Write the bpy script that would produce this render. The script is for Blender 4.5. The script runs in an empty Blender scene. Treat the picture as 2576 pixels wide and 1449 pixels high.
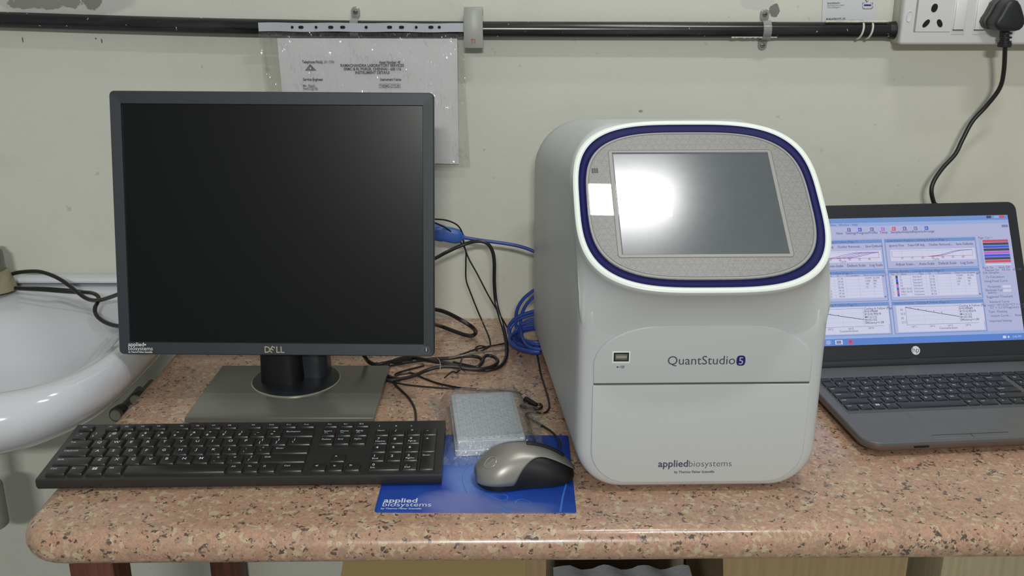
import bpy, bmesh, math, random
from mathutils import Vector, Matrix
random.seed(7)
SC = bpy.context.scene
COL = SC.collection
R = math.radians
T = 0.75                      # height of the granite top
WALL = 1.523                  # distance from the camera to the wall

# ------------------------------------------------------------------ camera
PITCH, FPX, CAMZ = R(18), 2480.0, T + 0.547
cam = bpy.data.cameras.new('camera'); cam.sensor_width = 36; cam.lens = 36 * FPX / 2576
cam.clip_start = .01
camo = bpy.data.objects.new('camera', cam); COL.objects.link(camo)
camo.location = (0, 0, CAMZ); camo.rotation_euler = (R(90) - PITCH, 0, 0)
SC.camera = camo

# ------------------------------------------------------------------ world, lamps, exposure
SC.view_settings.view_transform = 'Standard'; SC.view_settings.look = 'None'
SC.view_settings.gamma = 1; SC.view_settings.exposure = 0.0
SC.view_settings.use_curve_mapping = False
w = bpy.data.worlds.new('room_light'); SC.world = w; w.use_nodes = True
w.node_tree.nodes['Background'].inputs[0].default_value = (.95, 1.0, .985, 1)
w.node_tree.nodes['Background'].inputs[1].default_value = 0.25

def area_light(name, loc, target, sx, sy, power, color, spread=180):
    l = bpy.data.lights.new(name, 'AREA'); l.shape = 'RECTANGLE'; l.size = sx; l.size_y = sy
    l.energy = power; l.color = color; l.spread = R(spread)
    o = bpy.data.objects.new(name, l); COL.objects.link(o); o.location = loc
    d = Vector(target) - Vector(loc)
    o.rotation_euler = d.to_track_quat('-Z', 'Y').to_euler()
    return o
area_light('lamp_over_bench', (.31, 1.088, 2.4), (.31, 1.089, 0), .205, .075, 2.8, (1, 1, .98))
area_light('ceiling_tube', (.52, .57, 2.5), (.52, .571, 0), .34, .05, 7.2, (1, 1, .98))
area_light('tube_behind', (.06, -1.8, 2.12), (.15, 1.4, 1.0), .42, .08, 38, (1, .995, .96))

# ------------------------------------------------------------------ projection helper: a pixel at a known depth
def A(px, py, y=None, z=None):
    u = (px - 1288) / FPX; v = (py - 724.5) / FPX
    r = Vector((u, math.cos(PITCH) - v * math.sin(PITCH), -math.sin(PITCH) - v * math.cos(PITCH)))
    t = y / r.y if y is not None else (z - CAMZ) / r.z
    return Vector((0, 0, CAMZ)) + r * t

# ------------------------------------------------------------------ materials
def lin(c):
    return tuple(((x / 255) / 12.92 if x / 255 <= .04045 else ((x / 255 + .055) / 1.055) ** 2.4) for x in c) + (1,)
class N:
    def __init__(s, name):
        s.m = bpy.data.materials.new(name); s.m.use_nodes = True; s.t = s.m.node_tree
        s.b = s.t.nodes['Principled BSDF']; s.out = s.t.nodes['Material Output']
    def n(s, typ, **k):
        o = s.t.nodes.new(typ)
        for a, v in k.items(): setattr(o, a, v)
        return o
    def l(s, a, b): s.t.links.new(a, b)
    def coord(s):
        if not hasattr(s, 'tc'): s.tc = s.n('ShaderNodeTexCoord')
        return s.tc.outputs['Object']
    def noise(s, scale, detail=3, vec=None, rough=.55):
        o = s.n('ShaderNodeTexNoise'); o.inputs['Scale'].default_value = scale
        o.inputs['Detail'].default_value = detail; o.inputs['Roughness'].default_value = rough
        s.l(vec or s.coord(), o.inputs['Vector']); return o
    def math(s, op, a, b=None, c=None, clamp=False):
        o = s.n('ShaderNodeMath', operation=op); o.use_clamp = clamp
        for i, x in enumerate((a, b, c)):
            if x is None: continue
            if isinstance(x, (int, float)): o.inputs[i].default_value = x
            else: s.l(x, o.inputs[i])
        return o.outputs[0]
    def mix(s, f, a, b):
        o = s.n('ShaderNodeMix', data_type='RGBA')
        for i, x in ((0, f), (6, a), (7, b)):
            if isinstance(x, (int, float)): o.inputs[i].default_value = x
            elif isinstance(x, tuple): o.inputs[i].default_value = x
            else: s.l(x, o.inputs[i])
        return o.outputs[2]
    def ramp(s, f, p0, p1):
        o = s.n('ShaderNodeMapRange'); o.inputs[1].default_value = p0; o.inputs[2].default_value = p1
        s.l(f, o.inputs[0]); return o.outputs[0]
    def bump(s, h, strength, dist=.001):
        o = s.n('ShaderNodeBump'); o.inputs['Strength'].default_value = strength
        o.inputs['Distance'].default_value = dist; s.l(h, o.inputs['Height']); s.l(o.outputs[0], s.b.inputs['Normal'])
def mat(name, c, rough=.5, metal=0, coat=0, coatr=.05, spec=.5, var=0, vscale=40, bump=0, bscale=300, emit=0):
    k = N(name); b = k.b
    b.inputs['Base Color'].default_value = lin(c)
    b.inputs['Roughness'].default_value = rough; b.inputs['Metallic'].default_value = metal
    b.inputs['Coat Weight'].default_value = coat; b.inputs['Coat Roughness'].default_value = coatr
    b.inputs['Specular IOR Level'].default_value = spec
    if var:
        nz = k.noise(vscale, 4); f = k.ramp(nz.outputs[0], .3, .7)
        k.l(k.mix(f, tuple(x * (1 - var) for x in lin(c)[:3]) + (1,), tuple(min(1, x * (1 + var)) for x in lin(c)[:3]) + (1,)), b.inputs['Base Color'])
    if bump:
        k.bump(k.noise(bscale, 3).outputs[0], bump)
    if emit:
        b.inputs['Emission Color'].default_value = lin(c); b.inputs['Emission Strength'].default_value = emit
    return k.m
def emission(name, c, s=1.0):
    k = N(name); b = k.b; b.inputs['Base Color'].default_value = (.01, .01, .01, 1)
    b.inputs['Roughness'].default_value = .35
    b.inputs['Emission Color'].default_value = lin(c); b.inputs['Emission Strength'].default_value = s
    return k.m
def film(name, tint, refl, rough, bump, bscale, alpha=.06, dist=.001, stretch=(1, 1, 1)):
    k = N(name); k.t.nodes.remove(k.b)
    tr = k.n('ShaderNodeBsdfTransparent'); tr.inputs[0].default_value = lin(tint)
    gl = k.n('ShaderNodeBsdfGlossy'); gl.inputs['Roughness'].default_value = rough
    df = k.n('ShaderNodeBsdfDiffuse'); df.inputs[0].default_value = (.8, .8, .82, 1)
    m1 = k.n('ShaderNodeMixShader'); m1.inputs[0].default_value = alpha
    m2 = k.n('ShaderNodeMixShader')
    k.l(tr.outputs[0], m1.inputs[1]); k.l(df.outputs[0], m1.inputs[2])
    lw = k.n('ShaderNodeLayerWeight'); lw.inputs[0].default_value = .35
    f = k.math('MULTIPLY_ADD', lw.outputs['Fresnel'], .28, refl, clamp=True)
    k.l(f, m2.inputs[0]); k.l(m1.outputs[0], m2.inputs[1]); k.l(gl.outputs[0], m2.inputs[2])
    mp = k.n('ShaderNodeMapping'); mp.inputs['Scale'].default_value = stretch; k.l(k.coord(), mp.inputs[0])
    nz = k.noise(bscale, 3, mp.outputs[0]); bp = k.n('ShaderNodeBump'); bp.inputs['Strength'].default_value = bump
    bp.inputs['Distance'].default_value = dist; k.l(nz.outputs[0], bp.inputs['Height'])
    k.l(bp.outputs[0], gl.inputs['Normal']); k.l(bp.outputs[0], lw.inputs['Normal'])
    k.l(m2.outputs[0], k.out.inputs[0]); return k.m

def wall_material():
    k = N('painted_plaster'); co = k.coord()
    base = k.mix(k.ramp(k.noise(1.6, 4).outputs[0], .35, .65), lin((212, 213, 199)), lin((204, 206, 196)))
    sp = k.ramp(k.noise(55, 3).outputs[0], .71, .75)
    base = k.mix(k.math('MULTIPLY', sp, .35), base, lin((150, 146, 132)))
    fine = k.ramp(k.noise(14, 5).outputs[0], .55, .7)
    base = k.mix(k.math('MULTIPLY', fine, .18), base, lin((188, 186, 172)))
    sx = k.n('ShaderNodeSeparateXYZ'); k.l(co, sx.inputs[0])
    def patch(cx, cz, rx, rz, nscale, amp, c, strength, base):
        a = k.math('DIVIDE', k.math('SUBTRACT', sx.outputs[0], cx), rx)
        b = k.math('DIVIDE', k.math('SUBTRACT', sx.outputs[2], cz), rz)
        d = k.math('ADD', k.math('POWER', k.math('ABSOLUTE', a), 2), k.math('POWER', k.math('ABSOLUTE', b), 2))
        d = k.math('ADD', d, k.math('MULTIPLY', k.math('SUBTRACT', k.noise(nscale, 5).outputs[0], .5), amp))
        f = k.math('MULTIPLY', k.ramp(d, 1.0, .8), strength)
        return k.mix(f, base, lin(c))
    base = patch(-.665, 1.262, .115, .038, 18, .8, (186, 186, 182), .9, base)    # bare filler above the conduit
    base = patch(-.695, 1.248, .055, .010, 70, 3.2, (120, 118, 112), .8, base)
    base = patch(-.623, 1.254, .015, .018, 90, 1.6, (118, 117, 110), .9, base)
    base = patch(.366, 1.248, .026, .012, 70, 1.3, (196, 196, 190), .9, base)    # scar around the right clamp
    base = patch(.3905, 1.236, .0085, .010, 160, 1.5, (112, 112, 108), .95, base)
    base = patch(.1975, 1.0875, .0035, .0022, 200, .6, (150, 142, 112), .9, base)
    for (px, py, a, b) in ((57, 100, .0012, .0042), (256, 103, .0012, .0035), (241, 97, .0014, .0014)):
        q = A(px, py, y=WALL); base = patch(q.x, q.z, a, b, 200, .5, (120, 98, 78), .95, base)
    base = patch(-.30, 1.0, 3, .0008, 3, .0, (200, 200, 190), .0, base)
    k.l(base, k.b.inputs['Base Color']); k.b.inputs['Roughness'].default_value = .62
    h = k.math('ADD', k.noise(130, 4).outputs[0], k.math('MULTIPLY', k.noise(22, 4).outputs[0], 2.2))
    k.bump(h, .22, .0012)
    return k.m
def granite_material():
    k = N('polished_granite')
    mp = k.n('ShaderNodeMapping'); k.l(k.coord(), mp.inputs[0])
    wq = k.noise(110, 4, mp.outputs[0]); vm = k.n('ShaderNodeVectorMath', operation='MULTIPLY_ADD')
    k.l(wq.outputs['Color'], vm.inputs[0]); vm.inputs[1].default_value = (.0115, .0115, .0115); k.l(mp.outputs[0], vm.inputs[2])
    v = vm.outputs[0]
    def vor(scale):
        o = k.n('ShaderNodeTexVoronoi'); o.inputs['Scale'].default_value = scale; k.l(v, o.inputs['Vector'])
        s = k.n('ShaderNodeSeparateColor'); k.l(o.outputs['Color'], s.inputs[0]); return s.outputs
    a = vor(330); b = vor(200); c = vor(430)
    base = k.mix(k.ramp(k.noise(40, 4, v).outputs[0], .36, .64), lin((198, 154, 132)), lin((192, 158, 130)))
    base = k.mix(k.math('MULTIPLY', k.math('GREATER_THAN', a[1], .55), .55), base, lin((204, 172, 142)))
    base = k.mix(k.math('MULTIPLY', k.math('GREATER_THAN', c[2], .62), .45), base, lin((166, 128, 110)))
    base = k.mix(k.math('MULTIPLY', k.math('GREATER_THAN', b[0], .86), .75), base, lin((212, 198, 164)))
    base = k.mix(k.math('MULTIPLY', k.math('GREATER_THAN', b[1], .90), .5), base, lin((150, 132, 116)))
    cl = k.ramp(k.noise(75, 4, v).outputs[0], .44, .66)
    dk = k.math('MULTIPLY', k.math('GREATER_THAN', k.math('ADD', a[0], k.math('MULTIPLY', cl, .30)), 1.06), .95)
    base = k.mix(dk, base, lin((66, 62, 64)))
    dk2 = k.math('MULTIPLY', k.math('GREATER_THAN', k.math('ADD', c[0], k.math('MULTIPLY', cl, .22)), 1.06), .85)
    base = k.mix(dk2, base, lin((96, 86, 80)))
    fine = k.ramp(k.noise(600, 4, v).outputs[0], .38, .66)
    base = k.mix(k.math('MULTIPLY', fine, .32), base, lin((150, 122, 100)))
    k.l(base, k.b.inputs['Base Color']); k.b.inputs['Roughness'].default_value = .28
    k.b.inputs['Coat Weight'].default_value = .5; k.b.inputs['Coat Roughness'].default_value = .05
    k.bump(k.noise(300, 3).outputs[0], .04)
    return k.m
def lattice_material():
    k = N('patterned_grey_glass'); sx = k.n('ShaderNodeSeparateXYZ'); k.l(k.coord(), sx.inputs[0])
    x, z = sx.outputs[0], sx.outputs[2]; P = .0078; f = None
    for ang in (0, 60, 120):
        d = k.math('ADD', k.math('MULTIPLY', x, math.sin(R(ang)) / P), k.math('MULTIPLY', z, math.cos(R(ang)) / P))
        g = k.math('ABSOLUTE', k.math('SUBTRACT', k.math('FRACT', d), .5))
        s = k.ramp(g, .06, .0)
        f = s if f is None else k.math('ADD', f, s)
    vo = k.n('ShaderNodeTexVoronoi', feature='DISTANCE_TO_EDGE'); vo.inputs['Scale'].default_value = 190
    k.l(k.coord(), vo.inputs['Vector'])
    f = k.math('MAXIMUM', k.math('MULTIPLY', f, .33), k.math('MULTIPLY', k.ramp(vo.outputs[0], .07, .01), .30), clamp=True)
    k.l(k.mix(f, lin((142, 141, 138)), lin((74, 74, 74))), k.b.inputs['Base Color'])
    k.b.inputs['Roughness'].default_value = .4
    k.b.inputs['Coat Weight'].default_value = .6; k.b.inputs['Coat Roughness'].default_value = .015
    return k.m
def pad_material():
    k = N('printed_blue_cloth'); sx = k.n('ShaderNodeSeparateXYZ'); k.l(k.coord(), sx.inputs[0])
    base = k.mix(k.ramp(k.noise(16, 2).outputs[0], .35, .7), lin((28, 72, 168)), lin((20, 56, 150)))
    def blob(cx, cy, rx, ry, c, s, base, soft=.15):
        a = k.math('POWER', k.math('DIVIDE', k.math('SUBTRACT', sx.outputs[0], cx), rx), 2)
        b = k.math('POWER', k.math('DIVIDE', k.math('SUBTRACT', sx.outputs[1], cy), ry), 2)
        d = k.math('ADD', k.math('ADD', a, b), k.math('MULTIPLY', k.math('SUBTRACT', k.noise(30, 3).outputs[0], .5), .9))
        return k.mix(k.math('MULTIPLY', k.ramp(d, 1.0, soft), s), base, lin(c))
    base = blob(.093, .085, .030, .075, (112, 142, 210), .8, base)
    base = blob(.088, .018, .050, .034, (116, 126, 184), .8, base)
    base = blob(.150, .006, .050, .020, (98, 112, 160), .75, base)
    base = blob(.075, .130, .03, .05, (80, 116, 196), .6, base)
    base = blob(.125, .075, .030, .040, (84, 116, 200), .6, base)
    k.l(base, k.b.inputs['Base Color']); k.b.inputs['Roughness'].default_value = .42
    return k.m
def cardboard(name, c):
    k = N(name); mp = k.n('ShaderNodeMapping'); mp.inputs['Scale'].default_value = (1, 1, .05); k.l(k.coord(), mp.inputs[0])
    f = k.ramp(k.noise(160, 3, mp.outputs[0]).outputs[0], .3, .7)
    k.l(k.mix(f, lin(c), lin(tuple(v * .9 for v in c))), k.b.inputs['Base Color']); k.b.inputs['Roughness'].default_value = .85
    return k.m
def wood_material():
    k = N('dark_red_wood'); mp = k.n('ShaderNodeMapping'); mp.inputs['Scale'].default_value = (1, 1, .08); k.l(k.coord(), mp.inputs[0])
    f = k.ramp(k.noise(90, 5, mp.outputs[0]).outputs[0], .35, .68)
    k.l(k.mix(f, lin((70, 38, 28)), lin((112, 64, 46))), k.b.inputs['Base Color']); k.b.inputs['Roughness'].default_value = .5
    return k.m
def conduit_material():
    k = N('black_conduit_plastic'); sp = k.math('GREATER_THAN', k.noise(150, 2).outputs[0], .735)
    mp = k.n('ShaderNodeMapping'); mp.inputs['Scale'].default_value = (.12, 1, 1); k.l(k.coord(), mp.inputs[0])
    dust = k.ramp(k.noise(60, 5, mp.outputs[0]).outputs[0], .45, .75)
    base = k.mix(k.math('MULTIPLY', dust, .45), lin((26, 27, 28)), lin((74, 74, 74)))
    k.l(k.mix(sp, base, lin((190, 190, 180))), k.b.inputs['Base Color']); k.b.inputs['Roughness'].default_value = .22
    return k.m

M = {}
M['wall'] = wall_material(); M['granite'] = granite_material(); M['floor'] = mat('grey_floor_tile', (150, 148, 140), .5, var=.1, vscale=8)
M['wood'] = wood_material(); M['ceramic'] = mat('white_ceramic', (212, 215, 220), .12, coat=.4, var=.03, vscale=6)
M['housing'] = mat('white_housing_plastic', (199, 203, 203), .42, bump=.03, bscale=900)
M['rim'] = mat('bright_white_rim', (236, 243, 236), .35)
M['blue'] = mat('navy_blue_gloss', (16, 15, 80), .45, spec=.15)
M['lattice'] = lattice_material(); M['trim_grey'] = mat('satin_grey_trim', (150, 150, 146), .4)
M['groove'] = mat('dark_groove', (88, 88, 84), .6)
M['lcd'] = mat('grey_touch_display', (84, 90, 93), .17, metal=.05, coat=1, coatr=.012, spec=.9, var=.06, vscale=60)
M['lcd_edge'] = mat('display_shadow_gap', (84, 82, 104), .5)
M['ink'] = mat('dark_grey_print', (78, 78, 96), .5); M['navyink'] = mat('navy_print', (34, 22, 112), .5)
M['black'] = mat('black_plastic', (20, 21, 22), .45); M['gap'] = mat('dark_gap', (10, 10, 11), .8)
M['bezel'] = mat('charcoal_monitor_plastic', (44, 51, 56), .42, var=.06, vscale=30)
M['screen'] = mat('black_matte_panel', (4, 8, 7), .27, spec=.36)
M['base'] = mat('grey_stand_metallic', (132, 134, 126), .25, metal=.5); M['silver'] = mat('silver_print', (190, 186, 166), .35, metal=.6)
M['column'] = mat('charcoal_column', (40, 45, 50), .35)
M['whiteink'] = mat('white_print', (225, 228, 232), .5); M['blueink'] = mat('light_blue_print', (110, 170, 215), .5)
M['keyplate'] = mat('keyboard_plate', (50, 50, 49), .34, var=.05); M['keycap'] = mat('keycap_plastic', (44, 44, 42), .30, bump=.05, bscale=1500)
M['pad'] = pad_material(); M['padink'] = mat('pale_blue_print', (62, 122, 214), .45)
M['mouse_silver'] = mat('silver_mouse_shell', (152, 150, 143), .36, metal=.35); M['mouse_ring'] = mat('mouse_emblem', (176, 176, 168), .3, metal=.3)
M['cable'] = mat('black_cable', (30, 29, 29), .36); M['cablegrey'] = mat('grey_cable', (128, 126, 118), .4)
M['bluecable'] = mat('blue_network_cable', (44, 72, 150), .4); M['blueboot'] = mat('blue_connector_boot', (60, 98, 176), .4)
M['conduit'] = conduit_material(); M['paint'] = mat('dried_wall_paint', (205, 206, 190), .6)
M['clear'] = film('clear_clamp_plastic', (214, 216, 212), .10, .15, .3, 60, alpha=.25)
M['sleeve'] = film('thin_plastic_sleeve', (248, 248, 244), .06, .15, 1.0, 30, alpha=.05, dist=.014, stretch=(1.6, 1, .7))
M['bag'] = film('crinkled_clear_bag', (251, 251, 252), .06, .10, 1.0, 90, alpha=.07, dist=.006)
M['strip'] = mat('white_binding_strip', (178, 182, 190), .4); M['clip'] = mat('grey_clip_plastic', (158, 161, 154), .4)
M['red'] = mat('red_print', (176, 74, 48), .5); M['paper'] = mat('white_paper', (238, 237, 246), .8, var=.015, vscale=12)
M['faint'] = mat('grey_toner', (122, 122, 142), .7); M['toner'] = mat('dark_toner', (92, 92, 108), .7); M['label'] = mat('label_paper', (205, 206, 209), .6)
M['boxbase'] = mat('cream_box_plastic', (200, 197, 180), .45); M['plate'] = mat('white_switch_plastic', (213, 214, 213), .35)
M['switch'] = mat('white_rocker', (222, 223, 220), .3); M['plug'] = mat('black_rubber_plug', (30, 33, 35), .45, bump=.1, bscale=600)
M['plugbase'] = mat('worn_plug_base', (66, 62, 60), .5)
M['lap'] = mat('graphite_laptop', (100, 102, 102), .42, metal=.15, var=.04); M['lapside'] = mat('brown_grey_laptop_edge', (112, 100, 94), .4, metal=.2)
M['lapblack'] = mat('laptop_black', (42, 43, 46), .4); M['lapkey'] = mat('laptop_key', (40, 41, 44), .4)
M['well'] = mat('key_well', (84, 88, 90), .5); M['padline'] = mat('touchpad_line', (128, 132, 134), .4)
M['tray'] = mat('frosted_plate_plastic', (206, 214, 218), .42, spec=.5); M['traydark'] = mat('frosted_grid_line', (190, 199, 204), .5)
M['tap'] = mat('worn_tap_metal', (118, 116, 106), .45, metal=.5, var=.25, vscale=60); M['tapbase'] = mat('stained_tap_base', (140, 134, 106), .6, var=.2, vscale=80)
M['pvc'] = mat('grey_pvc_pipe', (158, 160, 148), .5, var=.12); M['foam'] = mat('white_foam_sheet', (170, 174, 180), .8, bump=.5, bscale=220)
M['card'] = cardboard('brown_cardboard', (158, 134, 100)); M['card2'] = cardboard('tan_cardboard', (164, 142, 104)); M['cardin'] = cardboard('pale_cardboard', (176, 164, 132))
M['strap'] = mat('dark_strap', (34, 31, 28), .6); M['tape'] = mat('light_tape_edge', (176, 156, 112), .6)

# ------------------------------------------------------------------ mesh helpers
_txt = {}
def text_mesh(s, bold=0.0):
    key = (s, bold)
    if key not in _txt:
        cu = bpy.data.curves.new('glyphs', 'FONT'); cu.body = s; cu.size = 1; cu.resolution_u = 3; cu.offset = bold
        ob = bpy.data.objects.new('glyphs', cu); COL.objects.link(ob)
        dg = bpy.context.evaluated_depsgraph_get()
        me = bpy.data.meshes.new_from_object(ob.evaluated_get(dg))
        vs = [Vector(v.co) for v in me.vertices]; fs = [tuple(p.vertices) for p in me.polygons]
        bpy.data.objects.remove(ob); bpy.data.curves.remove(cu); bpy.data.meshes.remove(me)
        _txt[key] = (vs, fs)
    return _txt[key]
class MB:
    def __init__(s): s.bm = bmesh.new()
    def faces(s, vs, fs, mi=0, Mx=None, smooth=False):
        v = [s.bm.verts.new(Mx @ Vector(p) if Mx else p) for p in vs]; out = []
        for f in fs:
            try:
                fc = s.bm.faces.new([v[i] for i in f]); fc.material_index = mi; fc.smooth = smooth; out.append(fc)
            except ValueError: pass
        return v, out
    def box(s, c, d, mi=0, Mx=None, bev=0, seg=2, top=None):
        x, y, z = d[0] / 2, d[1] / 2, d[2] / 2; k = top or 0
        vs = [Vector((c[0] + a * (x - (k if cc > 0 else 0)), c[1] + b * (y - (k if cc > 0 else 0)), c[2] + cc * z)) for cc in (-1, 1) for b in (-1, 1) for a in (-1, 1)]
        fs = [(0, 2, 3, 1), (4, 5, 7, 6), (0, 1, 5, 4), (2, 6, 7, 3), (0, 4, 6, 2), (1, 3, 7, 5)]
        v, f = s.faces(vs, fs, mi, Mx)
        if bev:
            ed = list({e for q in f for e in q.edges})
            r = bmesh.ops.bevel(s.bm, geom=ed, offset=bev, segments=seg, profile=.5, affect='EDGES')
            for q in r['faces']: q.smooth = True; q.material_index = mi
        return s
    def loft(s, loops, mi=0, cap0=True, cap1=True, closed=True, Mx=None, mirrorcap=False, smooth=True):
        n = len(loops[0]); V = [[s.bm.verts.new(Mx @ Vector(p) if Mx else p) for p in L] for L in loops]
        def F(q):
            try: f = s.bm.faces.new(q); f.material_index = mi; f.smooth = smooth
            except ValueError: pass
        for a, b in zip(V, V[1:]):
            for i in range(n if closed else n - 1):
                j = (i + 1) % n; F((a[i], a[j], b[j], b[i]))
        for on, L in ((cap0, V[0][::-1]), (cap1, V[-1])):
            if not on: continue
            if mirrorcap:
                h = n // 2
                for i in range(0, h):
                    a, b, c, d = L[i], L[i + 1], L[(n - i - 1) % n], L[(n - i) % n]
                    if a is d: F((a, b, c))
                    elif b is c: F((a, b, d))
                    else: F((a, b, c, d))
            else: F(L)
        return s
    def tube(s, pts, r, mi=0, n=10, res=6, smoothpath=True, caps=True, closed=False):
        P = [Vector(p) for p in pts]
        if smoothpath and len(P) > 2:
            Q = []; m = len(P)
            rng = range(m if closed else m - 1)
            for i in rng:
                p1, p2 = P[i], P[(i + 1) % m]
                p0 = P[i - 1] if (i > 0 or closed) else p1 * 2 - p2
                p3 = P[(i + 2) % m] if (i + 2 < m or closed) else p2 * 2 - p1
                for k in range(res):
                    t = k / res
                    Q.append(.5 * ((2 * p1) + (p2 - p0) * t + (2 * p0 - 5 * p1 + 4 * p2 - p3) * t * t + (3 * p1 - p0 - 3 * p2 + p3) * t ** 3))
            if not closed: Q.append(P[-1])
            P = Q
        up = Vector((0, 0, 1)); loops = []; prev = None; m = len(P)
        for i, p in enumerate(P):
            a = P[i - 1] if (i > 0 or closed) else P[i]; b = P[(i + 1) % m] if (i < m - 1 or closed) else P[i]
            d = (b - a); d = d.normalized() if d.length > 1e-9 else Vector((1, 0, 0))
            if prev is None:
                x = d.orthogonal().normalized()
            else:
                x = (prev - d * prev.dot(d)).normalized()
            prev = x; y = d.cross(x); rr = r(i / (m - 1)) if callable(r) else r
            loops.append([p + (x * math.cos(2 * math.pi * k / n) + y * math.sin(2 * math.pi * k / n)) * rr for k in range(n)])
        if closed: loops.append(loops[0]); s.loft(loops, mi, False, False)
        else: s.loft(loops, mi, caps, caps)
        return s
    def cyl(s, a, b, r, mi=0, n=24, r2=None, bev=0):
        a, b = Vector(a), Vector(b); d = (b - a).normalized(); x = d.orthogonal().normalized(); y = d.cross(x); r2 = r if r2 is None else r2
        def ring(p, q): return [p + (x * math.cos(2 * math.pi * k / n) + y * math.sin(2 * math.pi * k / n)) * q for k in range(n)]
        L = [ring(a, r)]
        if bev: L += [ring(b - d * bev, r2), ring(b - d * bev * .3, r2 - bev * .3), ring(b, r2 - bev)]
        else: L += [ring(b, r2)]
        return s.loft(L, mi)
    def prism(s, outline, d0, d1, Mx, mi=0, bev=0, steps=3, smooth=True):
        """outline (u,v) in the x-z plane of Mx, extruded along its -y from depth d0 to d1 (front), front edge rounded"""
        n = len(outline); L = [[Vector((u, -d0, v)) for u, v in outline]]
        def inset(o, k):
            out = []
            for i in range(n):
                p = Vector(o[i]); a = Vector(o[i - 1]); b = Vector(o[(i + 1) % n])
                e1 = (p - a); e2 = (b - p)
                e1 = e1.normalized() if e1.length > 1e-9 else e2.normalized(); e2 = e2.normalized() if e2.length > 1e-9 else e1
                nn = Vector((-(e1.y + e2.y), e1.x + e2.x)); nn = nn.normalized() if nn.length > 1e-9 else Vector((0, 0))
                out.append(p + nn * k)
            return out
        if bev:
            for i in range(steps + 1):
                t = i / steps * math.pi / 2
                o = inset(outline, bev * (1 - math.cos(t)))
                L.append([Vector((p[0], -(d1 - bev + bev * math.sin(t)), p[1])) for p in o])
        else: L.append([Vector((u, -d1, v)) for u, v in outline])
        return s.loft(L, mi, Mx=Mx, smooth=smooth)
    def text(s, t, size, Mx, mi=0, align='L', bold=0.0, sx=1.0, y=0.0):
        """lettering in the x-z plane of Mx, facing -y"""
        vs, fs = text_mesh(t, bold)
        if not vs: return s
        w0, w1 = min(v.x for v in vs), max(v.x for v in vs)
        off = {'L': -w0, 'C': -(w0 + w1) / 2, 'R': -w1}[align]
        s.faces([((v.x + off) * size * sx, y, v.y * size) for v in vs], fs, mi, Mx); return s
    def build(s, name, mats, parent=None, loc=None, rot=None, Mw=None, norm=True, ang=35):
        if norm: bmesh.ops.recalc_face_normals(s.bm, faces=s.bm.faces)
        me = bpy.data.meshes.new(name); s.bm.to_mesh(me); s.bm.free()
        for m in (mats if isinstance(mats, (list, tuple)) else [mats]): me.materials.append(M[m])
        try: me.set_sharp_from_angle(angle=R(ang))
        except Exception: pass
        o = bpy.data.objects.new(name, me); COL.objects.link(o)
        if parent: o.parent = parent
        if Mw is not None: o.matrix_local = Mw
        if loc: o.location = loc
        if rot: o.rotation_euler = rot
        return o
def text_fit(t, width, bold=0.0):
    vs, _ = text_mesh(t, bold); return width / (max(v.x for v in vs) - min(v.x for v in vs))
def thing(name, label, cat, loc=(0, 0, 0), rz=0, group=None):
    o = bpy.data.objects.new(name, None); COL.objects.link(o); o.empty_display_size = .05
    o.location = loc; o.rotation_euler = (0, 0, rz); o['label'] = label; o['category'] = cat
    if group: o['group'] = group
    return o
def tag(o, label, cat, group=None):
    o['label'] = label; o['category'] = cat
    if group: o['group'] = group
    return o
def struct(o): o['kind'] = 'structure'; return o
def superell(a, b, n, k, cx=0, cy=0):
    out = []
    for i in range(k):
        t = 2 * math.pi * i / k - math.pi / 2
        c, s = math.cos(t), math.sin(t)
        out.append((cx + a * math.copysign(abs(c) ** (2 / n), c), cy + b * math.copysign(abs(s) ** (2 / n), s)))
    return out
def rrect(w, z0, z1, rb, rt, m=10):
    """half outline bottom-centre > right > top-centre, then mirrored; w = half width"""
    h = [(0, z0)]
    for i in range(1, 4): h.append(((w - rb) * i / 3 if i < 3 else w - rb, z0))
    for i in range(1, m + 1):
        t = -math.pi / 2 + math.pi / 2 * i / m; h.append((w - rb + rb * math.cos(t), z0 + rb + rb * math.sin(t)))
    for i in range(1, 24): h.append((w, z0 + rb + (z1 - rt - z0 - rb) * i / 24))
    for i in range(0, m + 1):
        t = math.pi / 2 * i / m; h.append((w - rt + rt * math.cos(t), z1 - rt + rt * math.sin(t)))
    for i in (2, 1): h.append(((w - rt) * i / 3, z1))
    h.append((0, z1))
    return h + [(-x, z) for x, z in h[-2:0:-1]]
def rr2(x0, z0, x1, z1, r, m=5):
    out = []
    for cx, cz, a in ((x1 - r, z0 + r, -90), (x1 - r, z1 - r, 0), (x0 + r, z1 - r, 90), (x0 + r, z0 + r, 180)):
        for i in range(m + 1):
            t = R(a + 90 * i / m); out.append((cx + r * math.cos(t), cz + r * math.sin(t)))
    return out

# ================================================================== room shell
struct(MB().box((0, WALL + .06, 1.4), (7, .12, 2.8)).build('wall_back', 'wall'))
struct(MB().box((0, 0, -.03), (7, 3.2, .06)).build('floor', 'floor'))

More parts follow.
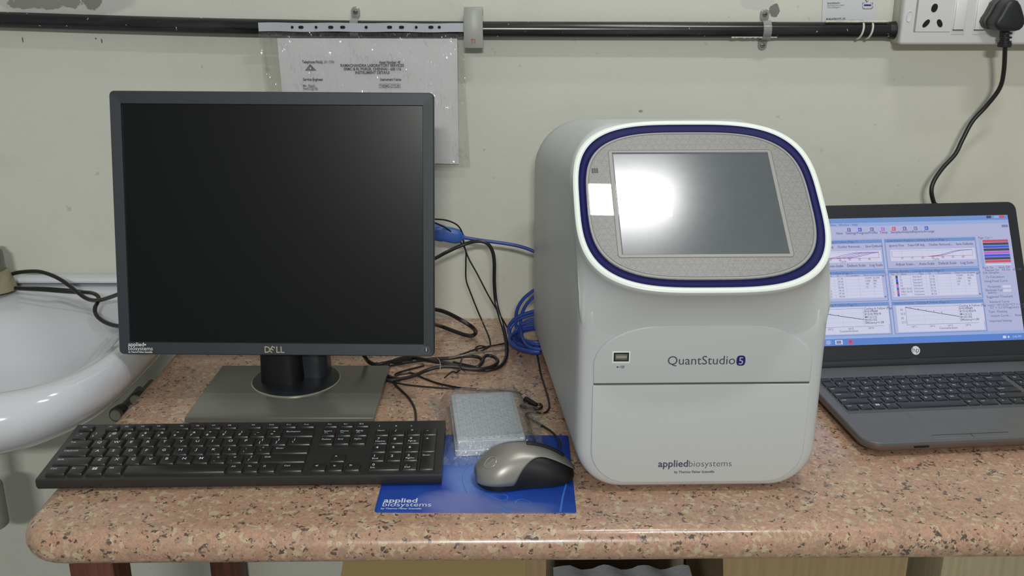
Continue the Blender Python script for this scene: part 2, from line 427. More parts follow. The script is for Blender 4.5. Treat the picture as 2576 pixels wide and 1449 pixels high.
# ================================================================== granite table
tab = thing('granite_table', 'pink speckled granite table with rounded edge on dark wooden legs', 'table', (0, 1.2, 0))
def slab_loop(ins, z):
    x0, x1, y0, y1, r = -.5125 + ins, 1.7, .868 + ins, WALL - .001, .052 - ins
    p = [(x0, y1)]
    for i in range(9):
        t = R(180 + 90 * i / 8); p.append((x0 + r + r * math.cos(t), y0 + r + r * math.sin(t)))
    p += [(x0 + (x1 - x0) * i / 6, y0) for i in range(1, 7)] + [(x1, y1)]
    out = []
    for x, y in p:
        k = (WALL - y) / (WALL - .868); out.append(Vector((x + .004 * (1 - k) * (x < 0), y + .013 * (x + .4) * k - 1.2, z)))
    return out
h = .038; b = MB(); L = []
for i in range(13):
    t = math.pi * (i / 12) - math.pi / 2
    L.append(slab_loop(.018 * (1 - math.cos(t)) + (.004 if i == 12 else 0), T - h / 2 + h / 2 * math.sin(t)))
L = [slab_loop(.022, T - h)] + L[1:-1] + [slab_loop(.0185, T)]
b.loft(L).build('tabletop', 'granite', tab)
for x, y in ((-.459, .95), (-.493, 1.48), (1.45, .96), (1.45, 1.46)):
    MB().box((x, y - 1.2, (T - h) / 2), (.050, .045, T - h - .0005), bev=.004).build('leg', 'wood', tab)

# ================================================================== boxes stored under the table
def carton(name, label, x0, x1, y0, y1, z1, m, rz=0, flap=None):
    cx, cy = (x0 + x1) / 2, (y0 + y1) / 2
    t = thing(name, label, 'box', (cx, cy, 0), rz)
    MB().box((0, 0, z1 / 2 + .0005), (x1 - x0, y1 - y0, z1), bev=.002).build('carton_body', m, t)
    if flap:
        a, bz = flap
        MB().box((0, 0, 0), (x1 - x0 - .01, a, .004)).build('flap', 'tape', t, loc=(-.02, -(y1 - y0) / 2 - a / 2 * math.cos(bz) - .003, z1 - .066), rot=(bz, 0, 0))
    return t
carton('cardboard_box', 'brown cardboard box under the table, left of the white foam sheet', -.181, .0405, 1.0, 1.35, .70, 'card', flap=(.05, .35))
carton('cardboard_box', 'pale tan cardboard box far back under the table, behind the foam sheet', .052, .262, 1.30, 1.50, .70, 'cardin')
b3 = thing('cardboard_box', 'tan cardboard box with slanted left edge under the middle of the table', 'box', (.36, 1.17, 0))
vs = [(-.108 + .009, -.17, .66), (.104, -.17, .66)]
b = MB(); b.loft([[Vector((-.06, -.17, .001)), Vector((.104, -.17, .001)), Vector((.104, .12, .001)), Vector((-.06, .12, .001))],
                  [Vector((-.118, -.17, .70)), Vector((.104, -.17, .70)), Vector((.104, .12, .70)), Vector((-.118, .12, .70))]], smooth=False)
b.build('carton_body', 'card2', b3)
MB().box((0, 0, 0), (.008, .004, .055)).build('strap', 'strap', b3, loc=(.119, -.166, .672), rot=(0, R(-32), 0))
carton('cardboard_box', 'pale khaki cardboard box under the right part of the table', .500, .95, .99, 1.4, .703, 'cardin')
b = MB(); n = 24; g = [[(.056 + .185 * i / n, 1.06 + .10 * j / 6, .519 + .0035 * math.sin(i * .9 + j) + .002 * random.random() - .012 * max(0, i / n - .85) * 6 * (j < 2)) for i in range(n + 1)] for j in range(7)]
for dz in (0, -.008):
    vs = [(x, y, z + dz) for row in g for x, y, z in row]
    b.faces(vs, [(j * (n + 1) + i, j * (n + 1) + i + 1, (j + 1) * (n + 1) + i + 1, (j + 1) * (n + 1) + i) for j in range(6) for i in range(n)], smooth=True)
b.box((.148, 1.11, .255), (.17, .09, .500))
tag(b.build('foam_block', 'foam'), 'white bumpy foam packing block between two boxes under the table', 'packing foam')

# ================================================================== wash basin
ba = thing('wash_basin', 'white ceramic wash basin fixed to the wall left of the granite table', 'sink', (-.76, 1.3, 0))
def bl(a, bb, cx, cy, z, n): return [Vector((x + .76, min(y, WALL - .002) - 1.3, z)) for x, y in superell(a, bb, n, 96, cx, cy)]
prof = [(.11, .15, 1.33, .68, 2.6), (.175, .215, 1.31, .715, 2.8), (.215, .248, 1.30, .735, 3.1), (.238, .270, 1.30, .750, 3.3), (.253, .284, 1.30, .766, 3.5),
        (.2625, .2875, 1.30, .787, 3.6), (.2620, .281, 1.30, .804, 3.6), (.258, .271, 1.30, .8155, 3.6), (.251, .259, 1.30, .8205, 3.6), (.243, .249, 1.299, .8205, 3.5)]
L = [bl(a, bb, -.76, cy, z, n) for a, bb, cy, z, n in prof]
for a, bb, cy, z, n in [(.236, .238, 1.298, .8175, 3.5), (.226, .222, 1.290, .8145, 3.4), (.218, .180, 1.256, .812, 3.3), (.210, .150, 1.232, .805, 3.2), (.200, .1375, 1.222, .787, 3.0), (.180, .120, 1.212, .752, 2.7), (.145, .095, 1.205, .722, 2.5), (.09, .065, 1.205, .703, 2.3), (.03, .03, 1.205, .698, 2), (.004, .004, 1.205, .697, 2)]:
    L.append(bl(a, bb, -.76, cy, z, n))
MB().loft(L).build('basin_bowl', 'ceramic', ba, ang=60)
q = A(37, 832, z=.785); MB().cyl((q.x + .76, q.y - 1.3 + .035, q.z), (q.x + .76, q.y - 1.3 + .0, q.z + .001), .0062).build('overflow_hole', 'groove', ba)
tq = A(-40, 1268, y=1.33); tq = Vector((tq.x + .76, .03, tq.z))
b = MB(); b.cyl(tq - Vector((0, 0, .036)), tq + Vector((0, 0, .034)), .030, bev=.006); b.cyl(tq + Vector((-.004, 0, .02)), tq + Vector((-.004, 0, .165)), .012); b.build('bottle_trap', 'pvc', ba)
# raised back ledge of the basin
MB().box((0, .205, .8235), (.46, .03, .008), bev=.004, seg=3).build('back_ledge', 'ceramic', ba)

tp = thing('basin_tap', 'old dull metal tap on the back ledge of the wash basin', 'tap', (-.804, 1.462, .8195))
MB().cyl((0, 0, 0), (0, 0, .032), .030, r2=.0235, bev=.004).build('tap_base', 'tapbase', tp)
b = MB(); b.cyl((0, 0, .032), (0, 0, .062), .018, r2=.017); b.cyl((0, 0, .062), (0, 0, .074), .0155, r2=.009, bev=.002); b.tube([(0, 0, .05), (-.02, -.05, .055), (-.03, -.10, .05), (-.032, -.11, .035)], .009, n=12); b.build('tap_body', 'tap', tp)

vp = thing('angle_valve', 'grey round water valve in the gap between basin and granite table', 'valve', A(292, 1044, y=1.40))
b = MB(); b.cyl((0, .022, -.004), (0, 0, 0), .012, 0, bev=.002); b.cyl((0, .002, 0), (0, -.004, .001), .0085, 1, bev=.002); b.build('valve_body', ['tap', 'boxbase'], vp)
b = MB(); b.cyl((.021, .05, .008), (.021, .03, .012), .011, 0, bev=.002); b.cyl((.021, .032, .012), (.021, .026, .013), .008, 1, bev=.002); b.build('valve_cap', ['tap', 'boxbase'], vp)
b = MB(); b.tube([(0, .018, 0), (0, .06, -.002), (0, .103, -.002)], .006, n=12); b.tube([(.021, .045, .01), (.021, .103, .01)], .006, n=12); b.build('valve_pipe', 'pvc', vp)

# ================================================================== conduit pipe with clamps
cp = [A(-120, 46, y=1.508), A(0, 50, y=1.508), A(320, 60, y=1.508), A(640, 68, y=1.508), A(1000, 73, y=1.508), A(1500, 75, y=1.508), A(1900, 75.5, y=1.508), A(2236, 76, y=1.508)]
co = thing('conduit_pipe', 'long black plastic conduit pipe running along the wall to the switchboard', 'pipe', cp[4])
base = Vector(cp[4])
MB().tube([p - base for p in cp], .0118, n=28, res=4).build('pipe_tube', 'conduit', co)
e = cp[-1] - base; MB().cyl(e + Vector((-.001, 0, 0)), e + Vector((.008, 0, 0)), .0122, r2=.0130).build('pipe_socket', 'black', co)
for px in (2167, 2190):
    c = A(px, 76, y=1.508) - base
    b = MB(); pts = []
    for i in range(14):
        t = R(70 + 215 * i / 13); pts.append(c + Vector((-.006 * (i / 13) ** 2, math.cos(t + 0) * .0122 * 1 if 0 else -math.sin(R(10 + 160 * i / 13)) * .0122, math.cos(R(10 + 160 * i / 13)) * .0122)))
    b.tube(pts, .0015, n=8, res=3); b.build('paint_ring', 'paint', co)
b = MB()
for i in range(26):       # ragged line of wall paint that ran over the top and bottom of the pipe
    a = A(2080 + i * 6, 60 + 1.5 * math.sin(i), y=1.500) - base
    b.box((a.x, a.y + .001, .0113), (.0042, .004, .0016 + .0012 * random.random()), bev=.0004)
b.build('paint_smear', 'paint', co); b = MB()
for i in range(16):
    a = A(1845 + i * 7, 96, y=1.5) - base; b.box((a.x, -.006, -.0108), (.004 + .002 * random.random(), .003, .002 + .002 * random.random()), bev=.0004)
b.build('paint_smear', 'paint', co)

def clamp(label, px, py, tab_up):
    c = A(px, py, y=1.508); t = thing('pipe_clamp', label, 'clamp', c, group=None)
    b = MB(); Lp = []
    for i in range(17):
        a = R(-8 + 196 * i / 16); r0, r1 = .0124, .0141
        y0, z0 = -math.sin(a), math.cos(a)
        Lp.append([Vector((-.006, y0 * r0, z0 * r0)), Vector((.006, y0 * r0, z0 * r0)), Vector((.006, y0 * r1, z0 * r1)), Vector((-.006, y0 * r1, z0 * r1))])
    b.loft(Lp, smooth=False); b.build('clamp_band', 'clear', t)
    for up in ((1,) if tab_up else (1, -1)):
        b = MB(); b.prism(rr2(-.0065, min(up * .012, up * .030), .0065, max(up * .012, up * .030), .006), -.0145, -.0115, Matrix.Identity(4), bev=.001); b.build('clamp_tab', 'clear', t)
        b = MB(); b.cyl((0, .0117, up * .0225), (0, .0095, up * .0225), .0035, bev=.0008); b.box((0, .0094, up * .0225), (.0055, .0006, .0008), Mx=None, mi=1); b.build('screw', ['tap', 'gap'], t)
clamp('clear plastic pipe clamp behind the top of the plastic sleeve', 893, 70, True)
clamp('clear plastic pipe clamp near the right end of the black conduit', 1926, 76, False)

ck = thing('cable_clip', 'grey curved plastic clip with small red mark hooked over the conduit', 'clip', A(1192, 73, y=1.508))
b = MB(); Lp = []
for i in range(30):
    # side profile: over the pipe, down the front and ending below
    s_ = i / 29
    if s_ < .35:
        a = R(170 - 100 * s_ / .35); y, z = .002 + math.cos(a) * .017, .012 + math.sin(a) * .016
        y = -.004 - (math.cos(math.pi - a) * -1) * .0
        y = .012 - .030 * (s_ / .35); z = .020 + .012 * math.sin(math.pi * (s_ / .35) * .62)
    else:
        k = (s_ - .35) / .65; y = -.018 - .0055 * math.sin(k * math.pi * .8); z = .0315 - .057 * k
    w = .0135 + .0006 * (s_)
    th = .0022
    Lp.append([Vector((-w, y + .004, z)), Vector((-w, y - .0005, z)), Vector((-w + .003, y - .0018, z)), Vector((0, y - .003, z)), Vector((w - .003, y - .0018, z)), Vector((w, y - .0005, z)), Vector((w, y + .004, z)), Vector((0, y + .0005, z))])
b.loft(Lp); b.build('clip_body', 'clip', ck, ang=50)
b = MB(); b.box((0, .004, .006), (.020, .019, .030), bev=.004); b.build('clip_back', 'clip', ck)
b = MB(); b.text('TI', .0085, Matrix.Translation((-.0005, -.0262, -.0185)), align='C', bold=.02); b.build('clip_mark', 'red', ck)

# ================================================================== plastic sleeve and notice
def quadgrid(b, c00, c10, c11, c01, nx, nz, amp=0, mi=0, seed=0, thick=0):
    rnd = random.Random(seed); vs = []
    ph = [rnd.random() * 6 for _ in range(6)]
    for j in range(nz + 1):
        for i in range(nx + 1):
            u, v = i / nx, j / nz
            p = (c00 * (1 - u) + c10 * u) * (1 - v) + (c01 * (1 - u) + c11 * u) * v
            d = amp * (math.sin(9 * u + 5 * v + ph[0]) + .6 * math.sin(17 * u - 8 * v + ph[1]) + .5 * math.sin(25 * v + 11 * u + ph[2]) + .35 * math.sin(43 * u + 19 * v + ph[3]))
            vs.append(Vector(p) + Vector((0, -abs(d), 0)))
    F = [(j * (nx + 1) + i, j * (nx + 1) + i + 1, (j + 1) * (nx + 1) + i + 1, (j + 1) * (nx + 1) + i) for j in range(nz) for i in range(nx)]
    b.faces(vs, F, mi, smooth=True)
    return b
YT, YB = 1.487, 1.511
sl = thing('document_sleeve', 'clear plastic punched sleeve taped over the conduit, holding the printed notice', 'plastic sleeve', A(910, 240, y=1.50))
so = Vector(sl.location)
tl, tr, br_, bl_ = A(650, 80, y=YT), A(1164, 84, y=YT), A(1183, 421, y=YB), A(688, 408, y=YB)
MB_ = MB(); quadgrid(MB_, bl_ - so, br_ - so, tr - so, tl - so, 70, 50, .0009, seed=3); MB_.build('sleeve_film', 'sleeve', sl, norm=False)
# binding strip: outline with holes cut as a grid of solid pieces around oblong holes
s0, s1 = A(650, 68, y=YT - .001), A(1166, 70, y=YT - .001); ln = s1.x - s0.x
b = MB(); b.loft([[Vector((s0.x + ln * i / 30, s0.y + dy + .0006 * math.sin(i * .9), s0.z + (s1.z - s0.z) * i / 30 + dz + .0004 * math.sin(i * .7))) - so for dy, dz in ((0, -.0062), (0, .0062), (.0008, .0062), (.0008, -.0062))] for i in range(31)], smooth=False)
bst = b.build('binding_strip', 'strip', sl)
for px, wpx in ((735, 7), (757, 13), (795, 7), (832, 13), (862, 13), (921, 8), (980, 13), (1010, 13), (1047, 7), (1084, 13), (1105, 8)):
    c = A(px, 68.5, y=YT - .0022); hw = wpx / 1.72 / 2000; b = MB()
    b.faces([(c.x - so.x + x, c.y - so.y, c.z - so.z + z) for x, z in rr2(-hw, -.0021, hw, .0021, min(.0021, hw) * .98, 4)], [tuple(range(20))]); b.build('punched_hole', 'gap', bst)
no = thing('printed_notice', 'white printed notice with instrument details inside the plastic sleeve', 'paper', A(925, 250, y=1.512))
no_o = Vector(no.location)
P0, P1, P2, P3 = [A(*p, y=y_) for p, y_ in (((697, 96), YT + .004), ((1150, 97), YT + .004), ((1154, 413), YB + .004), ((726, 400), YB + .004))]
b = MB(); quadgrid(b, P3 - no_o, P2 - no_o, P1 - no_o, P0 - no_o, 20, 20, .0003, seed=5); b.build('sheet', 'paper', no, norm=False)
def notice_mx(px, py):
    k = (py - 97) / 316.; y_ = YT + .004 + (YB - YT) * k - .0012
    p = A(px, py, y=y_) - no_o; return Matrix.Translation(p) @ Matrix.Rotation(R(-.3), 4, 'Y') @ Matrix.Rotation(math.atan2(YB - YT, -.205) + math.pi, 4, 'X').inverted() if 0 else Matrix.Translation(p) @ Matrix.Rotation(R(7), 4, 'X')
b = MB()
def nt(x0, x1, y, t, mi=0, bold=.02):
    Z = A(x0, y, y=1.5); wd = (A(x1, y, y=1.5) - Z).length; sz = text_fit(t, wd, bold)
    b.text(t, sz, notice_mx(x0, y), mi, 'L', bold)
def nh(x0, x1, y, t, mi=0, bold=.03, hpx=7):
    wd = (A(x1, y, y=1.5) - A(x0, y, y=1.5)).length; vs, _ = text_mesh(t, bold); w1 = max(v.x for v in vs) - min(v.x for v in vs)
    sz = hpx / 1.70 / 1000 / .7; b.text(t, sz, notice_mx(x0, y), mi, 'L', bold, sx=wd / (w1 * sz))
nh(760, 813, 159, 'Telephone No(s).', 0); nh(815, 841, 159, '28115986', 1, .0)
nh(954, 1007, 160, 'Asset Number: 40', 0)
nh(857, 1016, 168, 'RAMACHANDRA LABORATORY SERVICES', 0); nh(865, 1009, 177, 'SRMC & RI, PORUR, CHENNAI - 600 116', 0); nh(894, 980, 186, 'INSTRUMENT DETAILS', 0)
nh(762, 813, 203, 'Service Engineer', 0, hpx=7); nh(957, 1009, 203, 'Instrument Name', 0, hpx=7)
nh(763, 794, 219, 'Mr. Balaji,', 1, .01, hpx=7); nh(763, 800, 227, '9445122195', 1, .01, hpx=7); nh(955, 1006, 219, 'THERMO-CYCLER', 1, .02, hpx=6)
for x0, x1, y in ((953, 1008, 212), (953, 1008, 221)):
    a = A(x0, y, y=1.49) - no_o; c = A(x1, y, y=1.49) - no_o; m_ = notice_mx(x0, y); b.faces([(0, 0, 0), (c.x - a.x, 0, 0), (c.x - a.x, 0, .0005), (0, 0, .0005)], [(0, 1, 2, 3)], 1, m_)
for x0 in (953, 1007.5):
    b.faces([(0, 0, 0), (.0004, 0, 0), (.0004, 0, .0055), (0, 0, .0055)], [(0, 1, 2, 3)], 1, notice_mx(x0, 221))
m_ = notice_mx(767, 177.5); b.faces([(0, 0, 0), (.0172, 0, 0), (.0086, 0, .0098)], [(0, 1, 2)], 1, m_)
b.faces([(.0072, -.0002, .002), (.0100, -.0002, .002), (.0092, -.0002, .0052), (.008, -.0002, .0052)], [(0, 1, 2, 3)], 2, m_)
b.build('printed_text', ['toner', 'faint', 'paper'], no)

# ================================================================== paper label on the wall
lb = thing('wall_label', 'small white printed paper label stuck on wall above the conduit end', 'label', A(2150, 30, y=WALL - .001))
lo = Vector(lb.location)
c = [A(2067, 57, y=WALL - .001) - lo, A(2203, 57, y=WALL - .001) - lo, A(2206, -40, y=WALL - .001) - lo, A(2071, -40, y=WALL - .001) - lo]
b = MB(); b.faces([tuple(p) for p in c] + [(p.x, p.y - .0005, p.z) for p in c], [(4, 5, 6, 7), (0, 1, 5, 4), (1, 2, 6, 5), (2, 3, 7, 6), (3, 0, 4, 7)]); b.build('label_sheet', 'label', lb)
b = MB()
def lt(x0, x1, y, t, mi=0, bold=.02, hpx=4.5):
    p = A(x0, y, y=WALL - .0018) - lo; wd = (A(x1, y, y=1.52) - A(x0, y, y=1.52)).length; vs, _ = text_mesh(t, bold)
    sz = hpx / 1.68 / 1000 / .7; w1 = max(v.x for v in vs) - min(v.x for v in vs); b.text(t, sz, Matrix.Translation(p) @ Matrix.Rotation(R(-1.2), 4, 'Y'), mi, 'L', bold, sx=wd / (w1 * sz))
lt(2081, 2113, 10, 'Synergybiotech-t', 0); lt(2081, 2124, 15.5, 'Authorised service dealer', 1, .0, 4); lt(2081, 2114, 20.5, 'Chennai/Bangalore', 1, 0, 4)
lt(2078, 2127, 50, 'SRI BALASTECH PVT. LTD.', 0, .04, 4); lt(2078, 2171, 54, 'Regd office No.12, Chennai - 6 | sales@balastech.com', 1, 0, 3)
for (x0, y0, x1, y1) in ((2170, 7, 2175, 7), (2170, 7, 2170, 12), (2190, 7, 2195, 7), (2195, 7, 2195, 12), (2170, 20, 2175, 20), (2170, 15, 2170, 20), (2190, 20, 2195, 20), (2195, 15, 2195, 20), (2171, 22.5, 2193, 22)):
    p, q = A(x0, y0, y=WALL - .0018) - lo, A(x1, y1, y=WALL - .0018) - lo; b.box((p + q) / 2, (abs(p.x - q.x) + .0004, .0002, abs(p.z - q.z) + .0004), 0)
p = A(2182.5, 13, y=WALL - .0018) - lo; b.box(p, (.0105, .0002, .0022), 2)
p = A(2181, 3.5, y=WALL - .0018) - lo; b.faces([(p.x - .003, p.y, p.z + .0015), (p.x - .0015, p.y, p.z + .0022), (p.x, p.y, p.z), (p.x + .003, p.y, p.z + .0018), (p.x, p.y, p.z - .0016)], [(0, 4, 2, 1), (2, 4, 3)], 0)
b.build('label_print', ['toner', 'faint', 'navyink'], lb)

# ================================================================== switchboard, plug and cord
sb = thing('switchboard', 'white wall switchboard with round-hole socket and two rocker switches', 'switchboard', (.70, WALL, 1.25))
so = Vector(sb.location)
MB().box(Vector((.7125, WALL - .0165, 1.262)) - so, (.291, .031, .142), bev=.002).build('mounting_box', 'boxbase', sb)
pl = MB(); pl.box(Vector((.7120, 1.4835, 1.262)) - so, (.294, .015, .1435), bev=.004, seg=3); pl.build('cover_plate', 'plate', sb)
YF = 1.476
b = MB()
def seam(x0, y0, x1, y1, w_=.0007):
    p, q = A(x0, y0, y=YF - .0002) - so, A(x1, y1, y=YF - .0002) - so; b.box((p + q) / 2, (abs(p.x - q.x) + w_, .0006, abs(p.z - q.z) + w_))
seam(2302, 80, 2307, 0, .0); seam(2300, 80, 2388, 80)
b.bm.clear() if 0 else None
p, q = A(2300, 80, y=YF) - so, A(2307, -10, y=YF) - so
b.build('module_seam', 'trim_grey', sb)
b = MB()
for px, py, a, c_, rot in ((2351, 20, .0044, .0060, -14), (2330, 59, .0034, .0066, -40), (2364, 58.5, .0036, .0060, 30)):
    q = A(px, py, y=YF - .0006) - so; o = superell(a, c_, 2.2, 28)
    b.faces([(x, 0, z) for x, z in o], [tuple(range(28))], 0, Matrix.Translation(q) @ Matrix.Rotation(R(-rot), 4, 'Y'))
b.build('socket_hole', 'gap', sb)
b = MB(); q = A(2287, 41, y=YF) - so; o = superell(.0040, .0082, 2.4, 28); b.loft([[Vector((x * k, -d, z * k)) for x, z in o] for k, d in ((1, -.001), (1, .0005), (.9, .0012), (.8, .0006), (.5, .0004))], Mx=Matrix.Translation(q) @ Matrix.Rotation(R(5), 4, 'Y')); b.build('screw_cover', 'plate', sb)
for px in (2414, 2467.5):
    q = A(px, 40, y=YF) - so
    b = MB(); b.box(q + Vector((0, -.0003, -.002)), (.0185, .0012, .0475), 1, bev=.0003); b.box(q + Vector((0, -.002, .001)), (.0150, .003, .0400), 0, bev=.0006)
    o = b.build('rocker_switch', ['switch', 'plate'], sb)
    MB().box(q + Vector((-.0004, -.0012, -.0195)), (.0152, .0015, .0016)).build('switch_gap', 'groove', sb)

cd = thing('mains_lead', 'black three pin power plug and cord hanging from the switchboard to laptop', 'power cord', (.74, 1.474, 1.22))
so = Vector(cd.location)
def poly(pts, y_): return [(p.x, p.z) for p in (A(px / 7.667 + 2240, py / 7.667, y=y_) - so for px, py in pts)]
out = [(1970, 450), (2000, 370), (2060, 290), (2110, 200), (2170, 90), (2255, 15), (2340, -15), (2430, 10), (2490, 100), (2530, 230), (2565, 360), (2562, 450), (2520, 530), (2460, 580), (2380, 600), (2150, 600), (2070, 585), (2000, 530)]
o = poly(out, 1.44); o2 = [(x - .0045, z + .0008) for x, z in o]
b = MB(); b.prism(o[::-1], -.000, .032, Matrix.Translation((0, -.010, 0)), bev=.006, steps=4); b.build('plug_body', 'plug', cd)
b = MB(); b.prism(o2[::-1], -.000, .012, Matrix.Translation((0, -.0005, 0)), bev=.003); b.build('plug_base', 'plugbase', cd)
t0 = A(2531, 76, y=1.455) - so
b = MB(); b.tube([t0 + Vector((0, .002, .006)), t0 + Vector((-.0005, .002, -.006)), A(2528, 112, y=1.457) - so], .0066, n=16); 
for k in (.2, .5, .8): p = t0.lerp(A(2528, 112, y=1.457) - so, k); b.cyl(p + Vector((0, 0, .0012)), p - Vector((0, 0, .0012)), .0085)
p = A(2527, 113, y=1.457) - so; b.cyl(p + Vector((0, 0, .003)), p - Vector((0, 0, .003)), .0096, bev=.001); b.build('strain_relief', 'plug', cd)
pts = [(2030, 320), (2020, 500), (1990, 620), (1900, 740), (1800, 850), (1730, 980), (1680, 1080), (1590, 1180), (1530, 1270), (1513, 1340), (1530, 1420), (1560, 1480)]
ys = [1.457, 1.468, 1.477, 1.485, 1.488, 1.486, 1.483, 1.479, 1.475, 1.472, 1.470, 1.468]
P = [A(x / 2.786 + 1800, z / 2.786, y=yy) - so for (x, z), yy in zip(pts, ys)] + [Vector((.60, 1.465, .90)) - so, Vector((.60, 1.46, .80)) - so, Vector((.60, 1.44, .7545)) - so]
MB().tube(P, .0033, n=12).build('cord', 'cable', cd)

# ================================================================== monitor
mo = thing('computer_monitor', 'black square desktop monitor with dark screen on grey stand, beside the wash basin', 'monitor', (-.2925, 1.2, T), 0)
HM = Matrix.Translation(Vector((-.3013, 1.2112, .9865)) - Vector((-.2925, 1.2, T))) @ Matrix.Rotation(R(-.27), 4, 'Z') @ Matrix.Rotation(R(-11.25), 4, 'X') @ Matrix.Rotation(R(.36), 4, 'Y')
W2, H2 = .2028, .1668; sw, sh = .1882, .1506
b = MB()
def ring(o, d): return [Vector((x, -d, z)) for x, z in o]
def fr(dx, dz, r, d): return ring(rr2(-dx, -dz, dx, dz, r, 5), d)
b.loft([fr(W2 - .002, H2 - .002, .005, -.012), fr(W2, H2, .006, -.010), fr(W2, H2, .006, -.0015), fr(W2 - .0012, H2 - .0012, .005, 0), fr(sw + .0008, sh + .0008, .0012, -.0008), fr(sw, sh, .001, -.0045)], cap0=False, cap1=False, smooth=True)
bz = b.build('bezel', 'bezel', mo, Mw=HM, ang=25)
MB().box((0, .0055, 0), (sw * 2 + .002, .003, sh * 2 + .002)).build('screen', 'screen', mo, Mw=HM)
b = MB(); b.loft([fr(W2 - .002, H2 - .002, .005, -.0095), fr(W2 - .003, H2 - .003, .006, -.020), fr(W2 - .03, H2 - .03, .02, -.032), fr(.12, .10, .02, -.045), fr(.11, .09, .02, -.048)]); b.build('back_cover', 'black', mo, Mw=HM)
b = MB(); mz = Matrix.Translation((-.2028 + (691 - 300) / 792 * .4056 + .0005, -.0006, -.1632))
x = -.0132
for ch, rot, dx in (('D', 0, 0), ('E', 32, .0072), ('L', 0, .0150), ('L', 0, .0205)):
    b.text(ch, .0118, mz @ Matrix.Translation((x + dx + .0030, 0, .0042)) @ Matrix.Rotation(R(rot), 4, 'Y') @ Matrix.Translation((-.0030, 0, -.0042)), bold=.015, sx=.92)
b.build('brand_lettering', 'silver', bz)
b = MB(); mx = Matrix.Translation((-.1905, -.0006, -.1562)); b.text('applied', .0072, mx, bold=.015); b.text('biosystems', .0072, mx @ Matrix.Translation((0, 0, -.0052)), bold=.005); b.text('by Thermo Fisher Scientific', .0028, mx @ Matrix.Translation((0, 0, -.0084)), bold=.03)
b.faces([(.020, 0, .003), (.0235, 0, .003), (.0218, 0, .0005)], [(0, 2, 1)], 0, mx); b.build('maker_sticker', 'whiteink', bz)
b = MB(); mx = Matrix.Translation((W2 - .0103, -.0004, -H2 + .0085)); b.cyl(mx @ Vector((0, .001, 0)), mx @ Vector((0, -.0006, 0)), .0046, 0); b.cyl(mx @ Vector((0, -.0005, 0)), mx @ Vector((0, -.0009, 0)), .0038, 1); b.box(mx @ Vector((0, -.0011, .0008)), (.0008, .0003, .0045), 2); b.build('power_button', ['lap', 'bezel', 'whiteink'], bz)
# stand: base plate, disc and column
b = MB(); b.box((0, .012, .0062), (.238, .172, .0075), bev=.0016); b.box((0, .012, .0015), (.226, .160, .002), 1); b.build('base_plate', ['base', 'gap'], mo)
b = MB(); rg = lambda r_, z_: [Vector((-.003 + r_ * math.cos(2 * math.pi * i / 56), .046 + r_ * math.sin(2 * math.pi * i / 56), z_)) for i in range(56)]
b.loft([rg(.060, .0095), rg(.060, .0112), rg(.0588, .0118)], cap0=False, mi=1, cap1=False); b.loft([rg(.0588, .0118), rg(.056, .0125), rg(.02, .0135)], mi=0, cap0=False); b.build('swivel_disc', ['column', 'silver'], mo)
b = MB(); b.loft([[Vector((-.0035 + x, .068 + z * .55, zz)) for x, z in superell(.043, .045, 5, 40)] for zz in (.012, .05, .10, .19)]); b.build('column', 'column', mo)
b = MB(); b.loft([[Vector((-.020 + x * k, .045 + z * k, zz)) for x, z in superell(.029, .024, 3, 40)] for zz, k in ((.012, 1), (.016, 1.0), (.060, .94), (.12, .93))]); b.build('cable_sleeve', 'black', mo)
b = MB(); b.box((-.003, .068, .19), (.12, .035, .13), bev=.008); b.build('mount_bracket', 'black', mo)
b = MB(); b.tube([Vector((.018, .030, .095)), Vector((.022, .026, .068)), Vector((.040, .024, .058)), Vector((.058, .026, .066)), Vector((.064, .030, .095))], .0035, n=10); b.build('video_plug_cord', 'cable', mo)
b = MB(); b.loft([[Vector((.038 + x * k, .036 + z * k * .5, zz)) for x, z in superell(.016, .018, 3, 24)] for zz, k in ((.062, .7), (.068, 1), (.11, 1))]); b.build('connector_hood', 'black', mo)

